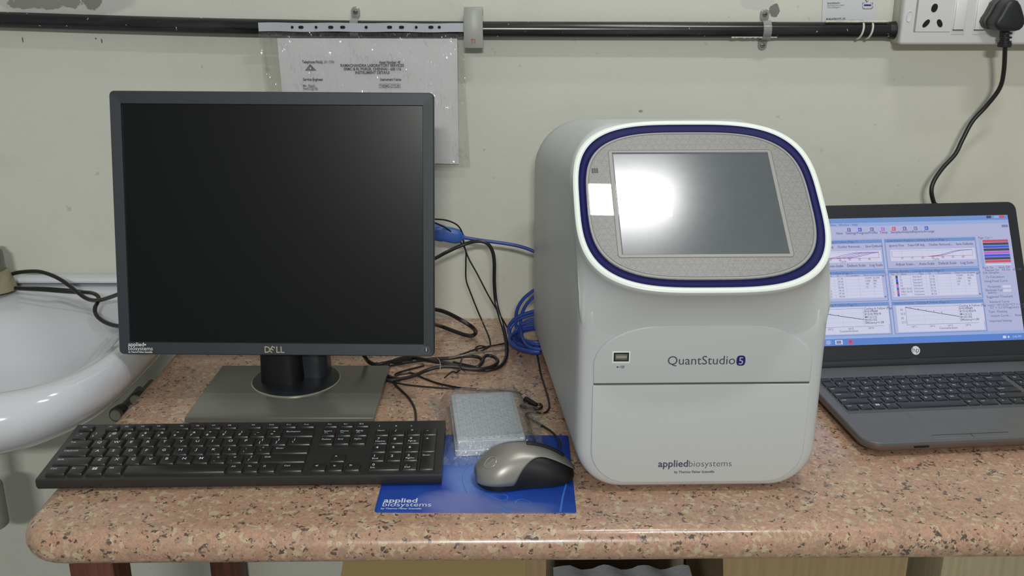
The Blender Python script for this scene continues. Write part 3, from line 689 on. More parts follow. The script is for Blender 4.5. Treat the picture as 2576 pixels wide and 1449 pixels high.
# ================================================================== keyboard
kb = thing('computer_keyboard', 'wide black wired keyboard with white legends in front of the monitor', 'keyboard', (-.5209, .9593, T), R(1.5))
KD, KW = .1235, .4432; t_ = math.atan(.008 / KD)
b = MB()
b.loft([[Vector((x, y, z)) for y, z in ((.003, .0022), (KD - .006, .0022), (KD - .001, .006), (KD, .0205), (KD - .0015, .0220), (.0015, .0150), (0, .0138), (0, .0070))] for x in (0, KW)], smooth=False)
b.build('keyboard_body', 'keyplate', kb)
PM = Matrix.Translation((0, 0, .0149)) @ Matrix.Rotation(t_, 4, 'X')
U = .0189
rows = []
def legend(s_): return s_
main = [
 ('', .1030, .0110, [('Esc', 0, 1), ('F1', 2 - .35, .9), ('F2', 2.65, .9), ('F3', 3.65, .9), ('F4', 4.65, .9), ('F5', 6.1, .9), ('F6', 7.1, .9), ('F7', 8.1, .9), ('F8', 9.1, .9), ('F9', 10.6, .95), ('F10', 11.7, .95), ('F11', 12.8, .95), ('F12', 13.9, 1.0), ('Prt', 15.4, .95), ('Scr', 16.4, .95), ('Brk', 17.4, .95)]),
 ('', .0815, 0, [('~`', 0, 1), ('!1', 1, 1), ('@2', 2, 1), ('#3', 3, 1), ('$4', 4, 1), ('%5', 5, 1), ('^6', 6, 1), ('&7', 7, 1), ('*8', 8, 1), ('(9', 9, 1), (')0', 10, 1), ('_-', 11, 1), ('+=', 12, 1), ('Backspace', 13, 2), ('Insert', 15.35, 1), ('Home', 16.35, 1), ('PgUp', 17.35, 1), ('Num', 18.7, 1), ('/', 19.7, 1), ('*', 20.7, 1), ('-', 21.7, 1)]),
 ('', .0626, 0, [('Tab', 0, 1.5)] + [(c_, 1.5 + i, 1) for i, c_ in enumerate('QWERTYUIOP')] + [('{[', 11.5, 1), ('}]', 12.5, 1), ('|\\', 13.5, 1.5), ('Delete', 15.35, 1), ('End', 16.35, 1), ('PgDn', 17.35, 1), ('7Home', 18.7, 1), ('8', 19.7, 1), ('9PgUp', 20.7, 1)]),
 ('', .0437, 0, [('CapsLock', 0, 1.75)] + [(c_, 1.75 + i, 1) for i, c_ in enumerate('ASDFGHJKL')] + [(':;', 10.75, 1), ('"\'', 11.75, 1), ('Enter', 12.75, 2.25), ('4', 18.7, 1), ('5', 19.7, 1), ('6', 20.7, 1)]),
 ('', .0248, 0, [('Shift', 0, 2.25)] + [(c_, 2.25 + i, 1) for i, c_ in enumerate('ZXCVBNM')] + [('<,', 9.25, 1), ('>.', 10.25, 1), ('?/', 11.25, 1), ('Shift', 12.25, 2.75), ('^', 16.35, 1), ('1End', 18.7, 1), ('2', 19.7, 1), ('3PgDn', 20.7, 1)]),
 ('', .0059, 0, [('Ctrl', 0, 1.25), ('Fn', 1.25, 1), ('win', 2.3, 1.1), ('Alt', 3.4, 1.1), ('', 4.5, 6), ('Alt', 10.5, 1.0), ('Fn', 11.5, .9), ('[]', 12.4, 1.0), ('Ctrl', 13.6, 1.4), ('<', 15.35, 1), ('v', 16.35, 1), ('>', 17.35, 1), ('0Ins', 18.7, 2), ('.Del', 20.7, 1)]),
]
def make_key(x0, y0, w_, d_, leg, parent, PM, hgt=.0036, tp_=.0012, prnt='keycap', ls=.0056, name='key'):
    b = MB(); b.box((w_ / 2, d_ / 2, hgt / 2 - .0003), (w_, d_, hgt), 0, top=tp_, bev=.0005)
    Lm = Matrix.Translation((0, 0, hgt - .0002)) @ Matrix.Rotation(R(-90), 4, 'X')
    def put(s_, x, y, sz, mi=1, al='L', bd=.01):
        b.text(s_, sz * 1.12, Matrix.Translation((x, y, hgt - .00015)) @ Matrix.Rotation(R(-90), 4, 'X'), mi, al, bd)
    if leg == 'win':
        for i in (0, 1):
            for j in (0, 1):
                b.faces([(.0055 + i * .0028, .008 + j * .0024, hgt - .0001), (.0079 + i * .0028, .008 + j * .0024, hgt - .0001), (.0079 + i * .0028, .010 + j * .0024, hgt - .0001), (.0055 + i * .0028, .010 + j * .0024, hgt - .0001)], [(0, 1, 2, 3)], 1)
    elif d_ < .013 and leg: put(leg, .004, d_ - .006, .0034, bd=.0)
    elif len(leg) == 1: put(leg, .0055 if leg.isalpha() else .0045, d_ - .0085, ls)
    elif len(leg) == 2 and not leg[0].isalpha() and leg not in ('[]',):
        put(leg[0], .006, d_ - .0068, .0048); put(leg[1], .0042, d_ - .0125, .0048)
    elif len(leg) > 2 and leg[0] in '0123456789.' : put(leg[0], .0045, d_ - .0075, .0052); put(leg[1:], .003, d_ - .0128, .0040, bd=.0)
    elif leg: put(leg, .003, d_ - .0068, .0036, bd=.0)
    if leg in ('Insert', 'Home', 'PgUp'): put('Fn', .004, d_ - .011, .0040, 2)
    o = b.build(name, [prnt, 'whiteink', 'blueink'], parent, Mw=PM @ Matrix.Translation((x0, y0, 0)), ang=30)
    return o
for _, y0, dd, ks in main:
    for leg, ux, uw in ks:
        make_key(.0068 + ux * U + .0009, y0, uw * U - .0018, dd or U - .0020, leg, kb, PM)
make_key(.0068 + 21.7 * U + .0009, .0437, U - .0018, 2 * U - .002, '+', kb, PM)
make_key(.0068 + 21.7 * U + .0009, .0059, U - .0018, 2 * U - .002, 'Enter', kb, PM)
b = MB()
for i, s_ in enumerate('1A_'):
    b.text(s_ if s_ != '_' else 'v', .0040, PM @ Matrix.Translation((.0068 + (18.9 + 1.0 * i) * U, .1075, .0003)) @ Matrix.Rotation(R(-90), 4, 'X'), bold=.02)
b.build('indicator_marks', 'whiteink', kb)

# ================================================================== mouse pad
mp_ = thing('mouse_pad', 'blue printed mouse pad with white company lettering at table front', 'mouse pad', (-.1455, .9163, T), R(-.4))
b = MB(); b.prism([(x, y) for x, y in rr2(0, 0, .2135, .180, .004, 5)], 0, .0013, Matrix.Rotation(R(-90), 4, 'X') @ Matrix.Scale(-1, 4, (0, 0, 1)) if 0 else Matrix(((1, 0, 0, 0), (0, 0, 1, 0), (0, -1, 0, 0), (0, 0, 0, 1))), bev=.0004)
FL = Matrix.Translation((0, 0, .0016)) @ Matrix.Rotation(R(-90), 4, 'X')
def ft(t, x, y, sz, bold, mi=1): b.text(t, sz, Matrix.Translation((x, y, .00145)) @ Matrix.Rotation(R(-90), 4, 'X'), mi, 'L', bold)
ft('applied', .0075, .0185, text_fit('applied', .036, .018), .018); ft('biosystems', .0072, .0105, text_fit('biosystems', .052, .0), .0); ft('by Thermo Fisher Scientific', .0065, .0048, text_fit('by Thermo Fisher Scientific', .043, .02), .02)
def squiggle(pts, w0, w1, close_head=True):
    P = [Vector((x, y, 0)) for x, y in pts]; Q = []
    for i in range(len(P) - 1):
        p0 = P[max(i - 1, 0)]; p1, p2 = P[i], P[i + 1]; p3 = P[min(i + 2, len(P) - 1)]
        for k in range(8):
            t = k / 8; Q.append(.5 * ((2 * p1) + (p2 - p0) * t + (2 * p0 - 5 * p1 + 4 * p2 - p3) * t * t + (3 * p1 - p0 - 3 * p2 + p3) * t ** 3))
    Q.append(P[-1]); vs = []; n_ = len(Q)
    for i, q_ in enumerate(Q):
        d = (Q[min(i + 1, n_ - 1)] - Q[max(i - 1, 0)]).normalized(); nn = Vector((-d.y, d.x, 0)); w_ = w0 + (w1 - w0) * i / n_
        vs += [(q_.x - nn.x * w_, q_.y - nn.y * w_, .00150), (q_.x + nn.x * w_, q_.y + nn.y * w_, .00150)]
    b.faces(vs, [(2 * i, 2 * i + 1, 2 * i + 3, 2 * i + 2) for i in range(n_ - 1)], 2)
def W(px, py): q_ = A(px, py, z=T); return (q_.x + .1455, q_.y - .9163)
def CP(x, y): return W(920 + x / 4.139, 960 + y / 4.139)
squiggle([CP(*p) for p in ((1200, 1160), (1290, 1180), (1380, 1190), (1440, 1185), (1475, 1205), (1465, 1235), (1420, 1245), (1370, 1235), (1330, 1215), (1230, 1170))], .0003, .0009)
squiggle([CP(*p) for p in ((1830, 1280), (1730, 1270), (1680, 1245), (1620, 1230), (1570, 1245), (1560, 1275), (1600, 1290), (1660, 1285), (1730, 1275))], .0003, .0008)
squiggle([CP(*p) for p in ((1340, 1270), (1400, 1290), (1460, 1320), (1500, 1345), (1495, 1362), (1450, 1358), (1400, 1330))], .0003, .0008)
squiggle([CP(*p) for p in ((2090, 985), (2080, 1080), (2050, 1200), (2025, 1362))], .0006, .0012)
squiggle([CP(*p) for p in ((1110, 860), (1030, 930), (1000, 1010), (1020, 1100), (1050, 1160))], .0001, .0006)
b.build('pad_sheet', ['pad', 'whiteink', 'padink'], mp_)

# ================================================================== 96-well plate in a clear bag
pc = Vector((-.0315, 1.112, T + .0012)); pr = R(6.5)
wp = thing('well_plate', 'frosted white laboratory well plate with grid of wells inside clear bag', 'lab plate', pc, pr)
PW, PL = .0425, .070
b = MB()
def po(k, z, r=.004): return [Vector((x, y, z)) for x, y in rr2(-PW + k, -PL + k, PW - k, PL - k, r, 4)]
b.loft([po(0, .001), po(0, .007), po(.0016, .0076), po(.0022, .0180), po(.0035, .0192)])
b.build('plate_skirt', 'tray', wp)
b = MB(); NX, NY = 8, 12
for i in range(NX + 1):
    x = -PW + .007 + (2 * PW - .014) * i / NX; b.box((x, .002, .0193), (.0007, 2 * PL - .022, .0006))
for j in range(NY + 1):
    y = -PL + .013 + (2 * PL - .022) * j / NY; b.box((0, y, .0193), (2 * PW - .014, .0007, .0006))
b.build('well_grid', 'traydark', wp)
b = MB()
for i in range(NX):
    for j in range(NY):
        x = -PW + .007 + (2 * PW - .014) * (i + .5) / NX; y = -PL + .013 + (2 * PL - .022) * (j + .5) / NY
        b.cyl((x, y, .0189), (x, y, .0195), .0042, 0, 12); b.cyl((x, y, .0195), (x, y, .0196), .0030, 1, 10)
b.build('well_rims', ['tray', 'traydark'], wp)
b = MB(); b.box((.003, -PL + .0065, .0195), (.060, .0075, .0008), 0)
for i in range(7): b.box((-.022 + i * .0085, -PL + .0065 + .001 * (i % 2), .02), (.003, .0012, .0004), 1)
b.build('edge_label', ['tray', 'trim_grey'], wp)
bg = thing('clear_bag', 'crinkled clear plastic bag around the white well plate', 'bag', pc, pr)
def bag_h(u, v):
    fx = max(0, abs(u) - PW) / .012; fy = max(0, abs(v) - PL) / .014
    base = .0225 * max(0, 1 - math.hypot(fx, fy)) ** .8 if math.hypot(fx, fy) < 1 else 0
    return base + .0012 + .0012 * abs(math.sin(u * 190 + 3 * math.sin(v * 90)) * math.sin(v * 150 + 2 * math.sin(u * 120)))
b = MB(); nx, ny = 56, 72; vs = []
for j in range(ny + 1):
    for i in range(nx + 1):
        u = -.066 + .132 * i / nx; v = -.094 + .188 * j / ny
        if u > .045 and v > .05: u += .004 * math.sin(v * 80)
        u2 = u + .003 * math.sin(v * 55 + 1); v2 = v + .0035 * math.sin(u * 60)
        ed = min(1, max(0, abs(u) - PW + .004) / .008 + max(0, abs(v) - PL + .004) / .008); vs.append((u2, v2, bag_h(u2, v2) + ed * .0045 * random.random()))
b.faces(vs, [(j * (nx + 1) + i, j * (nx + 1) + i + 1, (j + 1) * (nx + 1) + i + 1, (j + 1) * (nx + 1) + i) for j in range(ny) for i in range(nx)], smooth=True)
b.build('bag_film', 'bag', bg, norm=False, ang=180)

# ================================================================== mouse
ms = thing('computer_mouse', 'silver and black wired mouse lying on the blue mouse pad', 'mouse', (.0135, .988, T + .0016), R(9))
def mouse_pt(u, v, k=1.0, dz=0.0):
    # u 0 rear .. 1 front along +x, v 0 near side .. 1 far side
    x = -.055 + .112 * u
    s_ = max(0, 1 - abs(2 * u - 1) ** 3.2) ** .5
    hw = (.0315 - .004 * u + .003 * math.cos(u * 6.28)) * s_
    hh = (.0395 * max(0, math.sin(math.pi * min(1, (u * .86 + .10)))) ** .62) * (s_ ** .35) * (1 - .12 * u)
    a = math.pi * v; c, s2 = math.cos(a), math.sin(a)
    y = -hw * math.copysign(abs(c) ** .75, c); z = hh * (abs(s2) ** .8)
    return Vector((x * k, y * k, z * k + .0015 + dz))
b = MB(); nu, nv = 40, 28
b.loft([[mouse_pt((.012 + .976 * i / nu), j / nv) for j in range(nv + 1)] for i in range(nu + 1)]); b.build('mouse_body', 'black', ms, ang=70)
b = MB(); Lp = []
for i in range(nu + 1):
    u = .004 + .985 * i / nu
    lo_ = .05 - .025 * min(1, u / .36) if u < .36 else .025 + .32 * (1 - (1 - min(1, (u - .36) / .34)) ** 2.0)
    hi_ = 1 - lo_ * .9
    Lp.append([mouse_pt(min(max(u, .012), .988), lo_ + (hi_ - lo_) * j / 24, 1.035, .0006) for j in range(25)])
b.loft(Lp, closed=False, cap0=False, cap1=False)
o = b.build('top_shell', 'mouse_silver', ms, ang=70)
sm = o.modifiers.new('thickness', 'SOLIDIFY'); sm.thickness = .0012; sm.offset = -1
b = MB(); pts = [mouse_pt(.52 + .36 * i / 8, .52, 1.045, .0012) for i in range(9)]; b.tube(pts, .0021, n=8); b.build('scroll_slot', 'black', ms)
b = MB(); c0 = mouse_pt(.16, .42, 1.04, .0012)
pts = []
for i in range(24):
    a = 2 * math.pi * i / 24; pts.append(mouse_pt(.15 + .055 * math.cos(a), .38 + .085 * math.sin(a), 1.041, .0007))
b.tube(pts, .0004, n=6, closed=True, res=2); b.tube([mouse_pt(.10 + .012 * i, .38 - .03 + .008 * i, 1.041, .0007) for i in range(8)], .0003, n=6); b.build('emblem', 'mouse_ring', ms)

# ================================================================== PCR instrument
ins = thing('lab_instrument', 'white benchtop laboratory instrument with tilted touch screen in a navy rim', 'laboratory instrument', (.2005, .961, T), R(1.16))
TILT = R(52.84)
def prof_y(z): return 0.0 if z < .212 else (z - .212) ** 1.0 * 1.317
b = MB(); Lp = []
def body_loop(w_, z0, z1, rb, rt, t, dy=0): return [Vector((x, (1 - t) * prof_y(z) + t * .465 + dy, z)) for x, z in rrect(w_, z0, z1, rb, rt)]
spec_ = [(.117, .014, .356, .036, .05, 0, 0), (.1235, .009, .362, .042, .052, 0, .0012), (.128, .0055, .367, .047, .054, 0, .005), (.1305, .0035, .370, .050, .055, 0, .011), (.132, .003, .370, .050, .060, .03, .012)]
for k in range(1, 9):
    t = k / 8; spec_.append((.132 + .0265 * t, .003, .371 - .029 * max(0, t - .10) ** 1.0 / .88, .050 - .02 * t, .060 + .010 * t, .03 + .94 * t, .012 * (1 - t)))
spec_ += [(.1565, .006, .337, .03, .066, .985, 0), (.149, .014, .328, .03, .06, 1.0, 0)]
Lp = [body_loop(*s_) for s_ in spec_]
b.loft(Lp, mirrorcap=True); b.build('housing', 'housing', ins, ang=40)
# tilted head: FM maps face-plane coordinates (x, -normal, v) to the instrument
FM = Matrix.Translation((-.0030, .0577, .3128)) @ Matrix.Rotation(-TILT, 4, 'X')
def face_loop(dw, dh, depth, n=3.3, dx=.0016): return [Vector((x + dx, depth, v)) for x, v in superell(.1330 - dw, .1180 - dh, n, 128)]
b = MB(); Lp = []
rimo = [FM @ p for p in face_loop(0, 0, .004)]
Lp.append([FM @ p for p in face_loop(.004, .004, .0045)])
Lp.append([FM @ p for p in face_loop(.0008, .0008, .0018)])
Lp.append(rimo)
se = superell(1, 1, 3.3, 128); se2 = superell(1, 1, 8, 128)
def edge_e(x):
    x = abs(x); P_ = ((0, 0), (.117, 0), (.1235, .0012), (.128, .005), (.1305, .011), (.14, .014))
    for (a0, e0), (a1, e1) in zip(P_, P_[1:]):
        if x <= a1: return e0 + (e1 - e0) * (x - a0) / (a1 - a0)
    return .014
IN = FM.to_3x3() @ Vector((0, 1, 0))
for k in range(1, 15):
    t = k / 14; L_ = []
    for (x, v), p, (x2, v2) in zip(se, rimo, se2):
        wb = min(1, max(0, (-v - .25) / .65)); wb = wb * wb * (3 - 2 * wb)
        wt = min(1, max(0, (v + .1) / .6)); wt = wt * wt * (3 - 2 * wt)
        kk = min(1, max(0, -v * 4)); v3 = v * (1 - kk) + v2 * kk; zq = .172 + (v3 + 1) / 2 * (.364 - .172); xq = (x * (1 - kk) + x2 * kk) * .1312
        p3 = Vector((xq, prof_y(zq) + edge_e(xq) + .0008 + .012 * wt, zq))
        p2 = p3 + Vector((0, -.0012, .034)) * wb + Vector((0, -.024, .006)) * (1 - wb)
        p1 = p + Vector((0, .020, -.012)) * wb + IN * .018 * (1 - wb)
        L_.append(p * (1 - t) ** 3 + p1 * 3 * t * (1 - t) ** 2 + p2 * 3 * t * t * (1 - t) + p3 * t ** 3)
    Lp.append(L_)
b.loft(Lp, cap0=False, cap1=False); b.build('screen_head', 'housing', ins, ang=60)
b = MB(); b.loft([face_loop(.0010, .0010, .0030), face_loop(.0003, .0003, .0006), face_loop(.0016, .0016, -.0006), face_loop(.0045, .0045, -.0006), face_loop(.0062, .0068, .0004), face_loop(.0066, .0072, .003)], cap0=False, cap1=False)
b.build('white_rim', 'rim', ins, Mw=FM, ang=60)
b = MB(); b.loft([face_loop(.0062, .0068, .0004), face_loop(.0074, .0082, .0014), face_loop(.0100, .0120, .0019), face_loop(.0136, .0165, .0022), face_loop(.0148, .0180, .0040)], cap0=False, cap1=True)
b.build('navy_ring', 'blue', ins, Mw=FM, ang=60)
b = MB(); b.loft([face_loop(.0140, .0172, .0045), face_loop(.0140, .0172, .0018), face_loop(.0146, .0178, .0013)], cap0=False, cap1=True)
gp = b.build('glass_panel', 'lattice', ins, Mw=FM, ang=30)
b = MB()
for d_, w_, mi in ((.0147, .0018, 0), (.0168, .0004, 1)):
    lo1, lo2 = face_loop(d_, d_ + .0032, .00115), face_loop(d_ + w_, d_ + w_ + .0032, .00115); b.loft([lo1, lo2], mi, cap0=False, cap1=False, smooth=False)
def frm(x0, z0, x1, z1, w_, r_, y_, mi):
    a_, c_ = rr2(x0, z0, x1, z1, r_), rr2(x0 + w_, z0 + w_, x1 - w_, z1 - w_, max(.0003, r_ - w_)); b.loft([[Vector((x, y_, z)) for x, z in a_], [Vector((x, y_, z)) for x, z in c_]], mi, cap0=False, cap1=False, smooth=False)
frm(-.0900, -.0735, .0900, .0735, .0005, .004, .0011, 1); frm(-.0895, -.0730, .0895, .0730, .0038, .0035, .0011, 0)
b.build('panel_trim', ['trim_grey', 'groove'], gp)
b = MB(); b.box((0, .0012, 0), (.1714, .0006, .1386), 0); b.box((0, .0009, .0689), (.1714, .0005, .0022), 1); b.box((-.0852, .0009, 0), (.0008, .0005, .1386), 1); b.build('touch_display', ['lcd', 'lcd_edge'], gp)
b = MB()
for i in range(3):
    for j in range(3): b.box((-.1085 + i * .0024, .0010, .0465 - j * .0024), (.0017, .0003, .0017))
b.build('menu_icon', 'groove', gp)
b = MB(); b.box((.1230, .0052, .040), (.0045, .002, .018), 0, bev=.0005); b.build('rim_catch', 'ink', ins, Mw=FM)
# front panels
def arch():
    o = [(-.1150, .1300), (.1150, .1300)]
    for i in range(25):
        t = R(90 * i / 24); o.append((.1155 * abs(math.cos(t)) ** (2 / 3.2), .150 + .047 * abs(math.sin(t)) ** (2 / 2.0)))
    for i in range(1, 25):
        t = R(90 + 90 * i / 24); o.append((-.1155 * abs(math.cos(t)) ** (2 / 3.2), .150 + .047 * abs(math.sin(t)) ** (2 / 2.0)))
    return o
b = MB(); b.prism(arch(), -.003, .0022, Matrix.Identity(4), bev=.0020, steps=4); up0 = b.build('upper_panel', 'housing', ins, ang=50)
door = [(-.1155, .1280), (-.1155, .052)]
for i in range(1, 13): t = R(180 + 90 * i / 12); door.append((-.1155 + .040 + .040 * math.cos(t), .012 + .040 + .040 * math.sin(t)))
for i in range(0, 13): t = R(270 + 90 * i / 12); door.append((.1155 - .040 + .040 * math.cos(t), .052 + .040 * math.sin(t)))
door += [(.1155, .1280)]
b = MB(); b.prism(door, -.003, .0022, Matrix.Identity(4), bev=.0018, steps=4); dr0 = b.build('drawer_door', 'housing', ins, ang=50)
b = MB(); b.box((0, .0004, .1290), (.229, .003, .0010)); b.build('panel_gap', 'groove', ins)
b = MB(); mu = Matrix.Translation((-.0865, -.0022, .1605))
b.box(mu @ Vector((0, 0, -.0005)), (.0190, .0010, .0135), 3, bev=.0004); b.box(mu @ Vector((0, -.0007, 0)), (.0158, .0006, .0096), 0); b.box(mu @ Vector((0, -.0011, 0)), (.0132, .0006, .0070), 1, bev=.0002); b.box(mu @ Vector((0, -.0015, .0004)), (.0112, .0005, .0030), 2)
b.build('usb_port', ['gap', 'tap', 'silver', 'rim'], up0)
b = MB(); mk = Matrix.Translation((-.0865, -.0024, .1490)); b.box(mk @ Vector((0, 0, 0)), (.0078, .0002, .0004)); b.box(mk @ Vector((.0012, 0, .0011)), (.003, .0002, .0004)); b.box(mk @ Vector((.002, 0, -.0011)), (.003, .0002, .0004)); b.cyl(mk @ Vector((-.0036, .0001, 0)), mk @ Vector((-.0036, -.0001, 0)), .0009, n=12); b.box(mk @ Vector((.003, 0, .0011)), (.001, .0002, .001)); b.build('usb_symbol', 'ink', up0)
b = MB(); b.text('QuantStudio', text_fit('QuantStudio', .0710, .0), Matrix.Translation((-.0375, -.0024, .1512)), bold=.0); b.build('model_lettering', 'ink', up0)
b = MB(); b.faces([(x + .0395, -.0024, z + .1552) for x, z in superell(.0047, .0058, 3, 32)], [tuple(range(32))], 0); b.text('5', .0115, Matrix.Translation((.0395, -.0027, .1512)), 1, 'C', bold=.0); b.build('model_badge', ['navyink', 'housing'], up0)
b = MB(); b.text('applied', text_fit('applied', .0325, .015), Matrix.Translation((-.0420, -.0024, .0315)), bold=.015); b.text('biosystems', text_fit('biosystems', .0465, -.012), Matrix.Translation((-.0085, -.0024, .0315)), bold=-.012)
b.text('by Thermo Fisher Scientific', text_fit('by Thermo Fisher Scientific', .044, .02), Matrix.Translation((-.0240, -.0024, .0238)), bold=.02); b.build('maker_lettering', 'ink', dr0)

# ================================================================== laptop
LR = R(5.12); la = thing('laptop', 'dark grey laptop showing amplification charts, right of the white instrument', 'laptop', (.5689, 1.2873, T), LR)
hw, bd = .178, .2365
b = MB()
def lo2(x0, y0, x1, y1, r, z): return [Vector((x, y, z)) for x, y in rr2(x0, y0, x1, y1, r, 6)]
b.loft([lo2(-hw + .010, -bd + .010, hw - .010, .012, .016, .004), lo2(-hw + .002, -bd + .002, hw - .002, .018, .022, .009), lo2(-hw, -bd, hw, .018, .022, .0155)], mi=1, cap1=False)
b.loft([lo2(-hw, -bd, hw, .018, .022, .0155), lo2(-hw, -bd, hw, .018, .022, .0185), lo2(-hw + .0012, -bd + .0012, hw - .0012, .0168, .021, .0198)], mi=0, cap0=False)
b.build('laptop_base', ['lap', 'lapside'], la, ang=40)
for x, y in ((-.15, -.20), (.15, -.20), (-.15, -.0), (.15, -.0)): MB().cyl((x, y, 0), (x, y, .0045), .007).build('rubber_foot', 'gap', la)
DZ = .0199
MB().box((-.0, -.1015, DZ - .0001), (.330, .1085, .0006)).build('key_well', 'well', la)
u_ = .01725; KX = -.1635
lrows = [(-.0590, .0095, [('', i * 1.0, 1.0) for i in range(19)]),
         (-.0775, 0, [('`', 0, 1)] + [(c_, 1 + i, 1) for i, c_ in enumerate('1234567890-=')] + [('back', 13, 1.6), ('N', 15, 1), ('/', 16, 1), ('*', 17, 1), ('-', 18, 1)]),
         (-.0952, 0, [('tab', 0, 1.5)] + [(c_, 1.5 + i, 1) for i, c_ in enumerate('QWERTYUIOP')] + [('[', 11.5, 1), (']', 12.5, 1), ('\\', 13.5, 1.1), ('7', 15, 1), ('8', 16, 1), ('9', 17, 1), ('+', 18, 1)]),
         (-.1129, 0, [('caps', 0, 1.75)] + [(c_, 1.75 + i, 1) for i, c_ in enumerate('ASDFGHJKL')] + [(';', 10.75, 1), ("'", 11.75, 1), ('enter', 12.75, 1.85), ('4', 15, 1), ('5', 16, 1), ('6', 17, 1)]),
         (-.1306, 0, [('shift', 0, 2.25)] + [(c_, 2.25 + i, 1) for i, c_ in enumerate('ZXCVBNM')] + [(',', 9.25, 1), ('.', 10.25, 1), ('/', 11.25, 1), ('shift', 12.25, 2.35), ('1', 15, 1), ('2', 16, 1), ('3', 17, 1)]),
         (-.1483, 0, [('ctrl', 0, 1), ('fn', 1, 1), ('win', 2, 1), ('alt', 3, 1), ('', 4, 5.2), ('alt', 9.2, 1), ('ctrl', 10.2, 1.4), ('<', 11.7, 1), ('^', 12.7, 1), ('>', 13.7, 1), ('0', 15, 2), ('.', 17, 1)])]
for y0, dd, ks in lrows:
    for leg, ux, uw in ks:
        if KX + (ux + uw) * u_ > .17: continue
        make_key(KX + ux * u_ + .0008, y0, uw * u_ - .0022, dd or .0152, leg, la, Matrix.Translation((0, 0, DZ + .0001)), hgt=.0022, tp_=.0005, prnt='lapkey', ls=.0045)
b = MB(); b.box((-.0446, -.196, DZ), (.096, .073, .0005), 1, bev=.0002); b.box((-.0446, -.196, DZ + .0003), (.0948, .0718, .0003), 0); b.box((-.0446, -.2235, DZ + .0006), (.0948, .0004, .0002), 2); b.box((-.0446, -.228, DZ + .0006), (.0004, .009, .0002), 2); b.build('touchpad', ['lap', 'padline', 'gap'], la)
b = MB(); b.box((-.11, -bd + .0004, .0125), (.018, .0012, .002), 0); b.build('card_slot', 'gap', la)
b = MB(); b.tube([(-.155, -.005, .0205), (.155, -.005, .0205)], .0068, n=16, smoothpath=False); b.build('hinge_cover', 'lapblack', la)
TA = R(28.8)
LM = Matrix.Translation((0, 0, .024)) @ Matrix.Rotation(-TA, 4, 'X')
LH = .2255; hs = .163; sb0 = .0221
b = MB()
def ll(x0, z0, x1, z1, r, y): return [Vector((x, y, z)) for x, z in rr2(x0, z0, x1, z1, r, 6)]
b.loft([ll(-hw + .003, .002, hw - .003, LH - .003, .010, .0085), ll(-hw, 0, hw, LH, .012, .006), ll(-hw, 0, hw, LH, .012, .001), ll(-hw + .001, .001, hw - .001, LH - .001, .011, 0)]); lid = b.build('lid', 'lapblack', la, Mw=LM, ang=40)
# display picture: thin emissive layers on the panel
b = MB(); SW, SH = 2 * hs, 2 * hs * .5625
CN = ['d_bg', 'd_blue', 'd_white', 'd_task', 'd_pale', 'd_dark', 'd_red', 'd_royal', 'd_magenta', 'd_grey', 'd_violet', 'd_mid']
for nme, c_ in zip(CN, ((176, 180, 216), (112, 146, 204), (206, 208, 232), (88, 130, 206), (150, 172, 220), (84, 88, 122), (206, 82, 104), (66, 92, 216), (192, 104, 208), (70, 74, 92), (132, 96, 178), (124, 130, 176))): M[nme] = emission(nme.replace('d_', 'display_'), c_, .92)
lay = [0]
def RQ(u0, v0, u1, v1, mi):
    lay[0] += 1; y_ = -.0004 - lay[0] * 1.2e-6
    x0, x1 = -hs + u0 * SW, -hs + u1 * SW; z0, z1 = sb0 + (1 - v1) * SH, sb0 + (1 - v0) * SH
    b.faces([(x0, y_, z0), (x1, y_, z0), (x1, y_, z1), (x0, y_, z1)], [(0, 1, 2, 3)], mi)
def TX(u, v, t, h_, mi=5, bold=0):
    lay[0] += 1; b.text(t, h_, Matrix.Translation((-hs + u * SW, -.0004 - lay[0] * 1.2e-6, sb0 + (1 - v) * SH)), mi, 'L', bold)
def LN(pts, wd, mi):
    for (a0, b0), (a1, b1) in zip(pts, pts[1:]):
        lay[0] += 1; y_ = -.0004 - lay[0] * 1.2e-6
        p, q_ = Vector((-hs + a0 * SW, sb0 + (1 - b0) * SH)), Vector((-hs + a1 * SW, sb0 + (1 - b1) * SH)); d = (q_ - p).normalized(); nn = Vector((-d.y, d.x)) * wd / 2
        b.faces([(p.x - nn.x, y_, p.y - nn.y), (q_.x - nn.x, y_, q_.y - nn.y), (q_.x + nn.x, y_, q_.y + nn.y), (p.x + nn.x, y_, p.y + nn.y)], [(0, 1, 2, 3)], mi)
RQ(0, 0, 1, 1, 0); RQ(0, 0, 1, .038, 1); RQ(0, .038, 1, .066, 4)
for u0, mi in ((.90, 9), (.935, 4), (.962, 6)): RQ(u0, .004, u0 + .022, .024, mi)
TX(.02, .030, 'Software Version 1.7 - [Run]', .0045, 5); TX(.02, .06, 'File   Analysis   Run   Gain   View   Window   Help', .0045, 5)
ics = [('View', .20, 5), ('Settings', .245, 10), ('Progress', .295, 7), ('Profile', .35, 10), ('Temp', .40, 8), ('Samples', .45, 6), ('Analysis', .50, 10), ('Reports', .55, 11), ('Arrange', .60, 7)]
for t, u, mi in ics: 
    TX(u, .128, t, .0050, 5, .01)
    if t != 'View': RQ(u + .008, .078, u + .024, .108, mi); RQ(u + .012, .084, u + .018, .102, 4)
RQ(.965, .08, .995, .10, 11); TX(.0, .160, 'Page 1   Page 2   Window', .0048, 5); RQ(0, .168, .84, .169, 11)
cols = [(-.02, .405), (.415, .835)]
